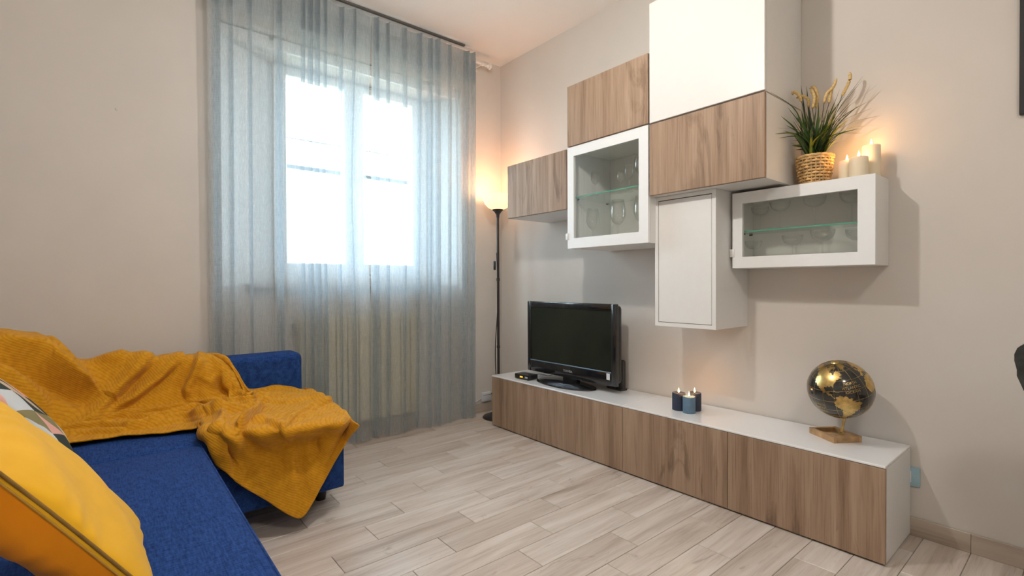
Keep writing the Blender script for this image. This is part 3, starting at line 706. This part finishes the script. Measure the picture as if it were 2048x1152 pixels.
for x_, y_, s, lab in ((1.275, -.30, 1.0, 'large clear wine glass at bottom of tall glass cabinet, leftmost'), (1.465, -.30, 1.12, 'large clear wine glass at bottom of tall glass cabinet, in the middle'),
                       (1.610, -.27, 1.15, 'large clear wine glass at bottom of tall glass cabinet, right')):
    put_glass('big', 'wine_glass', lab, g, (x_, y_, zb), s)
g = 'coupe glasses in the wide glass cabinet'; zs = ZG+.0036; zb = 1.129+.0185
for px, py, dy, s, lab in ((1520, 456, -.10, .85, 'coupe glass on shelf of wide glass cabinet, leftmost'), (1560, 452, -.11, .95, 'coupe glass on shelf of wide glass cabinet, second from left'), (1629, 447, -.09, 1.0, 'coupe glass on shelf of wide glass cabinet, third from left'), (1704, 440, -.09, 1.0, 'coupe glass on shelf of wide glass cabinet, nearest right frame')):
    put_glass('coupe', 'coupe_glass', lab, g, (HY(px, py, dy)[0], dy, zs), s)
for px, dy, s, lab in ((1507, -.10, .85, 'coupe glass under shelf of wide glass cabinet, leftmost'), (1585, -.10, .95, 'coupe glass under shelf of wide glass cabinet, second from left'), (1645, -.12, 1.05, 'coupe glass under shelf of wide glass cabinet, largest'), (1716, -.10, 1.0, 'coupe glass under shelf of wide glass cabinet, partly behind right frame')):
    put_glass('coupe', 'coupe_glass', lab, g, (HY(px, 505, dy)[0], dy, zb), s)

# ------------------------------------------------------------------ floor lamp
LX0, LY0 = .215, -.205
t = thing('floor_lamp', 'lit black torchiere floor lamp with white bowl in the corner', 'lamp', (LX0, LY0, 0))
lathe_obj('base', [(0, 0), (.125, 0), (.128, .006), (.122, .014), (.07, .034), (.02, .045), (.012, .05), (0, .05)], 'black_plastic', t, seg=40)
bm = bmesh.new(); tube(bm, [(0, 0, .04), (0, 0, .60), (0, 0, 1.2), (0, 0, 1.60)], .0105, 14); obj('pole', bm, 'dark_metal', t, 40)
for z in (.55, 1.08): lathe_obj('joint', [(0, 0), (.0135, 0), (.0135, .02), (0, .02)], 'dark_metal', t, (0, 0, z), 16)
lathe_obj('bowl_holder', [(0, 1.575), (.012, 1.575), (.014, 1.60), (.028, 1.622), (.045, 1.638), (.043, 1.642), (0, 1.636)], 'dark_metal', t, seg=32)
prof = [(.040, 1.640), (.075, 1.655), (.102, 1.685), (.116, 1.722), (.120, 1.752), (.117, 1.752), (.112, 1.722), (.098, 1.688), (.072, 1.660), (.0, 1.645)]
lathe_obj('bowl_shade', prof, 'lamp_bowl', t, seg=48, smooth=60)
lathe_obj('bulb', [(0, 1.645), (.014, 1.65), (.014, 1.675), (.026, 1.70), (.024, 1.722), (.012, 1.735), (0, 1.738)], 'bulb_glow', t, seg=20, smooth=60)
light('torchiere_light', 'POINT', (0, 0, 1.765), 4.5, (1.0, .56, .28), .05, t)
cpts = [(0.016*math.cos(.9+5*z), -.016+.004*math.sin(9*z), z) for z in np.linspace(1.30, .05, 40)]
bm = bmesh.new(); tube(bm, cpts, .0038, 7); obj('cord', bm, 'black_plastic', t, 60)
box('switch', (-.020, -.034, 1.165), (-.004, -.016, 1.235), 'black_plastic', t, .005)

# ------------------------------------------------------------------ radiator
t = thing('radiator', 'cream ribbed radiator under the window behind the sheer curtains', 'radiator', (-.005, -1.23, .12))
RYA, RYB, RZA, RZB = -1.655, -.805, .12, .845
ns = 11; sw = (RYB-RYA)/ns
bm = bmesh.new(); add_box(bm, (-.045, -sw/2+.0015, 0), (.05, sw/2-.0015, RZB-RZA), .012, 3)
me = bpy.data.meshes.new('section'); bm.to_mesh(me); bm.free(); me.materials.append(MAT['radiator_cream'])
for i in range(ns):
    o = bpy.data.objects.new('section', me); COL.objects.link(o); o.parent = t; o.location = (0, RYA+sw*(i+.5)+1.23, 0)
for z in (.05, RZB-RZA-.05):
    bm = bmesh.new(); tube(bm, [(0, RYA+1.22, z), (0, RYB+1.24, z)], .016, 12); obj('header_pipe', bm, 'radiator_cream', t, 40)
bm = lathe(bmesh.new(), [(0, 0), (.02, 0), (.022, .03), (.016, .05), (0, .05)], (0.0, RYB+1.24, RZB-RZA-.05), 18, (0, 1, 0)); obj('valve', bm, 'plate_white', t, 40)
bm = lathe(bmesh.new(), [(0, 0), (.016, 0), (.016, .02), (0, .022)], (0.0, RYA+1.22, RZB-RZA-.05), 18, (0, -1, 0)); obj('end_cap', bm, 'hardware_grey', t, 40)
for yy in (RYA+1.28, RYB+1.18):
    bm = bmesh.new(); tube(bm, [(-.045, yy, .5), (-.054, yy, .5)], .01, 8); obj('bracket', bm, 'hardware_grey', t)

# ------------------------------------------------------------------ curtains
RODX, RODZ = .125, 2.805
o = thing('curtain_rod', 'white curtain rod with crown finial at the top of the window', 'curtain rod', (RODX-.025, -1.23, RODZ))
bm = bmesh.new(); tube(bm, [(0, -1.15, 0), (0, 1.00, 0)], .010, 14); obj('pole', bm, 'rod_white', o, 40)
for s_ in (-1, 1):
    e = .99 if s_ > 0 else -1.14
    lathe_obj('finial', [(0, 0), (.013, 0), (.013, .012), (.008, .016), (.010, .022), (.022, .032), (.020, .040), (.026, .052), (.012, .046), (.010, .058), (0, .062)], 'rod_white', o, (0, e, 0), 16, (0, s_, 0))
for yy in (.965, -.2, -1.08):
    bm = bmesh.new(); tube(bm, [(-.099, yy, 0), (0, yy, 0)], .007, 10); tube(bm, [(0, yy-.008, 0), (0, yy+.008, 0)], .015, 14); add_box(bm, (-.0995, yy-.018, -.03), (-.093, yy+.018, .03), .002); obj('bracket', bm, 'rod_white', o, 40)
tag(box('ceiling_strip', (.114, -2.25, CEIL-.012), (.138, -.450, CEIL-.0005), 'taupe_strip', None, .002, 1), 'slim taupe strip along the ceiling above the curtain tops', 'curtain track')  # thin dark strip laid along the ceiling above the curtains
def curtain(label, y0, y1, folds, ztop, zbot, phase, edge_in):
    rows = 46; spl = 7
    zz = np.linspace(zbot, ztop, rows); nb = 60
    G = []
    for z in zz:
        u = (z-zbot)/(ztop-zbot)
        amp = (.020+.022*(1-u)**1.2)*(1-.45*u**8); pts = []
        ys = np.linspace(y0, y1, nb)
        base = lambda y_: RODX+.022-.045*(1-u)+amp*(math.sin(19*y_+phase+.5*math.sin(5*y_))+.45*math.sin(34*y_+1.3*phase+u*.9)*(.4+.6*u))*.6
        items = [(y_, 0, None) for y_ in ys]
        path = []
        fl_ = sorted(folds)
        for y_ in ys:
            if any(abs(y_-f[0]) < f[1]*1.6+.004 for f in fl_): continue
            path.append((y_, [(base(y_), y_)]))
        for f in fl_:
            y_, w_, d_, lo, hi = f
            k_ = lo+(hi-lo)*u; ww = w_*k_; dd = d_*(.5+.5*k_)
            b_ = base(y_)
            path.append((y_, [(b_, y_-w_*1.3), (b_+dd*.55, y_+ww*.75), (b_+dd, y_+ww), (b_+dd*.35, y_), (b_-dd*.25, y_-ww), (b_-dd*.05, y_-ww*.55), (b_, y_+w_*1.3)]))
        path.sort(key=lambda q: q[0])
        P = np.array([p for q in path for p in q[1]])
        # fixed sample count per control point keeps rows aligned
        n = len(P); T_ = np.zeros_like(P); T_[1:-1] = (P[2:]-P[:-2])/2; T_[0] = P[1]-P[0]; T_[-1] = P[-1]-P[-2]
        out = []
        for i in range(n-1):
            for q in range(3):
                s_ = q/3; out.append((2*s_**3-3*s_**2+1)*P[i]+(s_**3-2*s_**2+s_)*T_[i]+(-2*s_**3+3*s_**2)*P[i+1]+(s_**3-s_**2)*T_[i+1])
        out.append(P[-1]); out = np.array(out)
        out[:, 1] += edge_in*math.sin(PI*min(1, (1-u)*1.25))**2*np.clip((out[:, 1]-y0)/(y1-y0), 0, 1)**2
        zc = np.full(len(out), z)
        zc = zc + (.006*np.sin(out[:, 1]*37+phase))*(u > .999)
        G.append(np.c_[out, zc])
    G = np.array(G); o = link_mesh('curtain', grid_mesh('curtain', G, False), 'sheer_curtain', None, 180)
    H = G[-5:].copy(); H[..., 0] -= .0035; H[0, :, 2] += .02
    link_mesh('heading', grid_mesh('heading', H, False), 'sheer_curtain', o, 180)
    return tag(o, label, 'curtain', 'sheer curtain panels')
def fy(px): return HX(px, 300, RODX)[1]
YL, YM, YR = HX(416, 300, RODX)[1], fy(742), -.362
fL = [(fy(p), w_, d_, lo, hi) for p, w_, d_, lo, hi in ((434, .018, .035, .9, .9), (462, .012, .03, .5, .8), (500, .012, .03, .3, .7), (560, .020, .04, 1.0, .5), (606, .009, .03, .4, .9), (620, .010, .03, .9, 1.1), (634, .011, .035, 1.2, .9), (650, .008, .03, .8, .8), (684, .014, .03, .2, .7), (708, .010, .03, .6, .6))]
fR = [(fy(p), w_, d_, lo, hi) for p, w_, d_, lo, hi in ((752, .012, .035, 1.2, .9), (774, .008, .03, .6, .8), (806, .012, .03, .2, .9), (838, .012, .03, .3, .9), (858, .011, .03, .5, .8), (872, .012, .035, 1.0, .9), (896, .010, .03, .5, .6), (930, .014, .035, .8, 1.0), (942, .010, .03, .8, 1.0))]
curtain('blue grey sheer curtain panel hanging behind the sofa, left of the gap', YL, YM-.004, fL, 2.838, .012, .4, -.035)
curtain('blue grey sheer curtain panel beside the floor lamp, right of the gap', YM+.004, YR, fR, 2.838, .012, 1.7, 0)

# ------------------------------------------------------------------ sofa
SY1, SY0 = -1.735, -3.30
t = thing('corner_sofa', 'dark blue fabric corner sofa with pulled-out bed section', 'sofa', (.6, -2.5, 0))
def S(a): return (a[0]-.6, a[1]+2.5, a[2])
box('backrest', S((.195, SY0, .12)), S((.375, SY1, .676)), 'sofa_blue', t, .035, 4)
box('seat_base', S((.36, SY0, .105)), S((.985, SY1+.002, .31)), 'sofa_blue', t, .012, 3)
box('seat_cushion', S((.365, SY0, .306)), S((.995, SY1, .432)), 'sofa_blue', t, .03, 4)
box('bed_base', S((1.0, -3.02, .10)), S((2.42, -2.335, .30)), 'sofa_blue', t, .012, 3)
box('bed_cushion', S((.997, -3.02, .296)), S((2.43, -2.305, .436)), 'sofa_blue', t, .03, 4)
bm = bmesh.new(); tube(bm, [S((1.0, -2.310, .424)), S((2.41, -2.310, .424))], .004, 8); obj('piping', bm, 'sofa_blue', t, 60)
box('side_backrest', S((.98, -3.20, .12)), S((2.2, -3.025, .70)), 'sofa_blue', t, .035, 4)
box('corner_cushion', S((.40, -3.28, .43)), S((.72, -3.10, .80)), 'sofa_blue', t, .06, 4)
for x_, y_ in ((.80, -1.785), (.25, -1.785), (.80, -3.2), (.25, -3.2), (2.3, -2.42), (2.3, -2.95)):
    lathe_obj('leg', [(0, 0), (.024, 0), (.034, .10), (.034, .118), (0, .118)], 'leg_black', t, S((x_, y_, 0)), 20)

# ------------------------------------------------------------------ blanket
cols = [
 [(.20,-3.16,.66),(.30,-3.17,.84),(.44,-3.15,.87),(.62,-3.06,.85),(.72,-3.02,.66),(.80,-3.0,.50),(.90,-2.98,.448)],
 [(.185,-3.0,.62),(.22,-2.98,.76),HX(0,669,.38),HX(2,698,.46),HX(28,752,.56),(.70,-2.86,.50),(.82,-2.85,.448)],
 [(.182,-2.84,.58),(.20,-2.83,.70),HX(58,707,.32),HX(72,724,.41),HX(95,775,.50),(.64,-2.76,.475),(.74,-2.74,.448)],
 [(.180,-2.70,.56),(.20,-2.69,.68),HX(150,728,.30),HX(165,741,.39),HX(190,795,.46),HX(208,838,.55),HZ(225,877,.446)],
 [(.180,-2.58,.56),(.20,-2.57,.68),HX(225,709,.30),HX(245,718,.385),HX(270,772,.435),HX(288,828,.50),HZ(305,869,.446)],
 [(.180,-2.43,.56),(.20,-2.42,.68),HX(310,713,.30),HX(325,723,.385),HX(340,782,.43),HX(355,820,.49),HZ(380,862,.446)],
 [(.180,-2.33,.56),(.20,-2.32,.68),HX(375,712,.30),HX(390,723,.39),HX(398,774,.44),HX(398,815,.50),HZ(405,845,.475),HZ(410,860,.450)],
 [(.182,-2.24,.58),(.20,-2.23,.685),HX(420,712,.30),HX(436,723,.39),HX(450,772,.455),HX(440,803,.50),HZ(425,835,.485),HZ(420,862,.480),HZ(416,880,.455),HX(428,915,1.035)],
 [HX(438,713,.25),HX(441,713,.32),HX(456,722,.385),HX(486,772,.47),HX(468,797,.53),HZ(462,815,.49),HZ(455,845,.49),HZ(455,872,.475),HX(462,900,1.03),HX(468,962,1.05)],
 [HX(494,781,.40),HZ(498,787,.50),HZ(503,797,.49),HZ(505,815,.48),HZ(508,840,.478),HZ(513,866,.470),HX(520,895,1.03),HX(526,948,1.045),HX(530,999,1.06)],
 [HX(545,772,.40),HZ(552,781,.49),HZ(560,792,.475),HZ(566,812,.464),HZ(574,838,.460),HZ(580,862,.458),HX(586,890,1.03),HX(593,960,1.055),HX(600,1036,1.09)],
 [HX(585,776,.40),HZ(597,784,.475),HZ(610,797,.465),HZ(620,815,.458),HZ(628,835,.456),HZ(633,854,.454),HX(637,874,1.035),HX(640,922,1.055),HX(642,972,1.07)],
 [HX(610,781,.405),HZ(632,789,.47),HZ(652,803,.462),HZ(667,820,.456),HZ(677,836,.454),HZ(683,849,.452),HX(688,861,1.04),HX(690,874,1.06),HX(692,888,1.075)],
 [(.405,-1.73,.48),HZ(640,791,.462),HZ(664,804,.455),HZ(684,820,.448),HZ(700,834,.444),HZ(708,841,.441),HZ(713,845,.438),HZ(717,848,.432),HZ(719,851,.424)]]
NR, NC = 150, 420
A_ = np.array([catmull([np.asarray(p, float) for p in c], NR) for c in cols])
# spread the columns by their mean spacing
dist = np.r_[0, np.cumsum(np.linalg.norm(np.diff(A_, axis=0), axis=2).mean(1))]
tt = np.linspace(0, dist[-1], NC); Tn = np.zeros_like(A_)
Tn[1:-1] = (A_[2:]-A_[:-2])/(dist[2:]-dist[:-2])[:, None, None]; Tn[0] = (A_[1]-A_[0])/(dist[1]-dist[0]); Tn[-1] = (A_[-1]-A_[-2])/(dist[-1]-dist[-2])
ii = np.clip(np.searchsorted(dist, tt, side='right')-1, 0, len(A_)-2); hh = (dist[ii+1]-dist[ii]); uu = ((tt-dist[ii])/hh)[:, None, None]; hh = hh[:, None, None]
BL = (2*uu**3-3*uu**2+1)*A_[ii]+(uu**3-2*uu**2+uu)*hh*Tn[ii]*.8+(-2*uu**3+3*uu**2)*A_[ii+1]+(uu**3-uu**2)*hh*Tn[ii+1]*.8
def normals(Gd):
    du = np.gradient(Gd, axis=0); dv = np.gradient(Gd, axis=1); n = np.cross(du, dv); n /= np.linalg.norm(n, axis=2, keepdims=True)+1e-9
    f = np.sign((n*(CAM-Gd)).sum(2).mean()); return n*f
def seg_dist(P, poly):
    best = np.full(P.shape[:2], 1e9); side = np.zeros(P.shape[:2]); par = np.zeros(P.shape[:2]); m = len(poly)-1
    for i in range(m):
        a, b = np.array(poly[i], float), np.array(poly[i+1], float); d = b-a
        s = np.clip(((P-a)@d)/(d@d), 0, 1); q = P-(a+s[..., None]*d); l = np.linalg.norm(q, axis=2)
        sd = np.sign(d[0]*q[..., 1]-d[1]*q[..., 0]); up = l < best
        best[up] = l[up]; side[up] = sd[up]; par[up] = ((i+s)/m)[up]
    return best, side, par
# fold lines as seen on the cloth: (line, broad width, height, sharp side: +1 below/right of travel, -1 other, 0 both)
FOLDS = [
 ([(-20,690),(40,712),(95,742),(150,775),(195,792)], 30, .062, 1), ([(40,690),(75,712),(150,738)], 10, .012, 1),
 ([(-10,730),(50,775),(95,830)], 14, .014, 0),
 ([(300,716),(262,755),(220,800),(178,838)], 20, .030, -1), ([(362,716),(318,757),(262,802),(180,843)], 13, .022, -1),
 ([(250,712),(235,716),(200,722)], 8, .012, 0), ([(395,716),(392,735),(372,780),(376,800)], 13, .022, 1),
 ([(415,735),(405,755),(418,768),(440,755)], 8, .010, 0), ([(436,752),(440,775),(462,792)], 9, -.020, 0), ([(452,745),(462,770),(478,785)], 12, .014, 0),
 ([(120,858),(200,852),(255,860),(330,850),(408,838)], 6, .014, 1), ([(240,832),(285,842),(330,838),(380,822),(415,815)], 7, .018, 1),
 ([(180,845),(235,833),(300,826),(370,812)], 7, .013, 1), ([(300,852),(360,840),(420,832),(470,822)], 6, .014, 1),
 ([(160,868),(240,866),(300,852),(330,843)], 5, .009, 1),
 ([(385,806),(430,812),(490,806),(560,792)], 6, .014, 1), ([(400,822),(450,816),(500,812),(540,800),(585,794)], 6, .012, 1),
 ([(430,830),(480,822),(520,816)], 6, .014, 1), ([(460,792),(510,790),(545,780)], 6, .010, 1),
 ([(500,802),(570,808),(610,800),(650,793)], 6, .008, 1), ([(560,862),(590,838),(625,816),(662,800)], 7, .014, 1), ([(590,846),(640,814),(668,800)], 5, .009, 1),
 ([(474,866),(492,842),(512,828),(519,814)], 8, .022, 1), ([(480,858),(500,842),(530,844),(560,856),(580,878)], 8, .011, 1),
 ([(395,838),(425,826),(446,832),(448,846),(432,872),(438,905),(455,935)], 8, .024, 0), ([(450,838),(442,870),(448,895)], 5, -.014, 0),
 ([(404,852),(412,868),(430,880)], 7, .012, 0),
 ([(470,880),(476,920),(478,960)], 10, .012, 0), ([(520,900),(524,940),(520,975)], 14, .008, 0), ([(578,885),(584,930),(578,985)], 12, .018, 0), ([(556,900),(562,945)], 9, -.010, 0),
 ([(606,884),(622,925),(618,985)], 11, .012, 0), ([(640,872),(652,900)], 10, .010, 0), ([(600,900),(602,950)], 8, -.008, 0),
 ([(470,905),(500,930),(560,985)], 30, .006, 0)]
PX = to_px(BL); Nn = normals(BL); disp = np.zeros(BL.shape[:2])
for line, wd, hg, sharp in FOLDS:
    if min(q[1] for q in line) > 868: hg *= .55
    d, s, p = seg_dist(PX, line)
    wv = np.where(s*sharp > 0, wd*.38, wd*1.0) if sharp else np.full(d.shape, wd)
    fade = np.clip(np.sin(PI*np.clip(p*.86+.07, 0, 1))*1.35, 0, 1)
    disp += 1.55*hg*np.exp(-(d/wv)**2)*fade
    if sharp: disp -= .55*hg*np.exp(-((d-wd*.75)/(wd*.35))**2)*fade*(s*sharp > 0)
X_, Y_, Z_ = BL[..., 0], BL[..., 1], BL[..., 2]
disp += .0022*np.sin(34*Y_+9*np.sin(6*X_)+4*Z_)+.0016*np.sin(52*X_+17*Y_+3*np.sin(9*Y_))+.0012*np.sin(71*Y_-43*Z_)
BL = BL+Nn*(disp[..., None]+.006)
# keep clear of the sofa underneath
X_, Y_, Z_ = BL[..., 0], BL[..., 1], BL[..., 2]
on_seat = (X_ > .40) & (X_ < .985); Z_[on_seat] = np.maximum(Z_[on_seat], .442)
low = Z_ < .425; X_[low & (X_ > .9)] = np.maximum(X_[low & (X_ > .9)], 1.006)
Z_[:] = np.maximum(Z_, .012)
bo = link_mesh('blanket', grid_mesh('blanket', BL), 'mustard_knit', None, 180)
tag(bo, 'mustard ribbed throw blanket draped over sofa back and seat, corner hanging to the floor', 'blanket')
md = bo.modifiers.new('thickness', 'SOLIDIFY'); md.thickness = .006; md.offset = 0

# ------------------------------------------------------------------ cushions
def cushion(name, label, c, axu, axv, su, sv, thick, tback, front, back, pip, wrinkle=.004, seed=0):
    axu, axv = Vector(axu).normalized(), Vector(axv); axv = (axv-axu*axv.dot(axu)).normalized(); nr = axu.cross(axv)
    t = thing(name, label, 'cushion', tuple(c)); n = 60
    u = np.linspace(-1, 1, n); U, V = np.meshgrid(u, u, indexing='ij')
    pinU = U*(1-.07*(1-V**2)*0-.06*(1-np.abs(V)**2)*np.abs(U)**6); pinV = V*(1-.06*(1-np.abs(U)**2)*np.abs(V)**6)
    th = np.power(np.clip((1-U**2)*(1-V**2), 0, 1), .42)
    rs = np.random.default_rng(seed); wob = sum(rs.normal()*np.sin(rs.uniform(2, 7)*U+rs.uniform(2, 7)*V+rs.uniform(0, 6)) for _ in range(6))
    edgewr = np.sin(U*23+wob)*np.exp(-(1-np.abs(V))*6)+np.sin(V*21+wob)*np.exp(-(1-np.abs(U))*6)
    for sgn, mat, nm in ((1, front, 'front_cover'), (-1, back, 'back_cover')):
        W = sgn*((thick if sgn > 0 else tback)/2*th+(wrinkle*wob*.5+wrinkle*.8*edgewr)*np.minimum(1, th*1.5))
        G = np.zeros((n, n, 3))
        for i in range(3): G[..., i] = axu[i]*pinU*su/2+axv[i]*pinV*sv/2+nr[i]*W
        if sgn < 0: G = G[::-1]
        link_mesh(nm, grid_mesh(nm, G), mat, t, 180)
    if pip:
        e = np.concatenate([np.stack([u, -np.ones(n)], 1), np.stack([np.ones(n), u], 1)[1:], np.stack([u[::-1], np.ones(n)], 1)[1:], np.stack([-np.ones(n), u[::-1]], 1)[1:]])
        pts = []
        for a, b in e:
            pu = a*(1-.06*(1-b*b)*abs(a)**6); pv = b*(1-.06*(1-a*a)*abs(b)**6); pts.append(axu*pu*su/2*1.004+axv*pv*sv/2*1.004)
        bm = bmesh.new(); tube(bm, pts, .0020, 8, False); obj('piping', bm, pip, t, 60)
        bm = bmesh.new(); tube(bm, [p*.985-nr*.009 for p in pts[n:2*n-2]], .0030, 8); obj('seam_shadow', bm, 'seam_shade_brown', t, 60)  # second tube is brown to imitate the shadow along the near seam
    return t
# near cushion leaning away to the left, its seam turned to the camera
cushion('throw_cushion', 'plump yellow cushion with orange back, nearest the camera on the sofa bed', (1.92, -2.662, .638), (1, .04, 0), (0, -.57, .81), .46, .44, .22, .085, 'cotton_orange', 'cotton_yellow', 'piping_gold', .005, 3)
cushion('throw_cushion', 'cushion printed with grey, pink and green triangles behind the yellow cushion', (.86, -2.83, .613), (1, .16, 0), (0, -.60, .80), .40, .42, .10, .10, 'triangle_print', 'triangle_print', None, .003, 5)

# ------------------------------------------------------------------ things at the right edge
p0, p1 = HY(2040, 0, -.012), HY(2043, 230, -.012)
t = thing('picture_frame', 'black framed picture on the wall at the right edge of the photo', 'picture', (p0[0]+.35, -.001, p1[2]))
bm = bmesh.new()
for a, b in [((-.35, -.02, 0), (-.325, -.001, .55)), ((.325, -.02, 0), (.35, -.001, .55)), ((-.325, -.02, 0), (.325, -.001, .025)), ((-.325, -.02, .525), (.325, -.001, .55))]: add_box(bm, a, b, .002, 1)
obj('frame', bm, 'black_plastic', t, 35); box('print', (-.327, -.010, .023), (.327, -.004, .527), 'picture_grey', t)
yc = -.48
pts = [HY(2048+14, 686, yc), HY(2048, 688, yc), HY(2036, 695, yc), HY(2030, 707, yc), HY(2030, 720, yc), HY(2035, 738, yc), HY(2035, 750, yc), HY(2042, 765, yc), HY(2048, 778, yc)]
cx = pts[-1][0]+.20
prof = [(p[0]-cx, p[2]) for p in pts]
t = thing('dining_chair', 'dark upholstered chair, only its backrest edge showing at the right', 'chair', (cx, yc, 0))
left = prof+[(-.15, .62), (-.145, .47)]
poly = left+[(-x_, z_) for x_, z_ in left[::-1]]
bm = bmesh.new(); f0 = [bm.verts.new((x_, -.02, z_)) for x_, z_ in poly]; f1 = [bm.verts.new((x_, .03, z_)) for x_, z_ in poly]
bm.faces.new(f0); bm.faces.new(f1[::-1])
for i in range(len(poly)): j = (i+1) % len(poly); bm.faces.new((f0[i], f1[i], f1[j], f0[j]))
obj('backrest', bm, 'chair_dark', t)
box('seat', (-.165, -.01, .41), (.165, .42, .475), 'chair_dark', t, .02, 3)
for sx in (-1, 1):
    for y_ in (.01, .39):
        bm = bmesh.new(); tube(bm, [(sx*.14, y_, .42), (sx*.13, y_, 0)], [.017, .012], 12); obj('leg', bm, 'leg_black', t, 40)
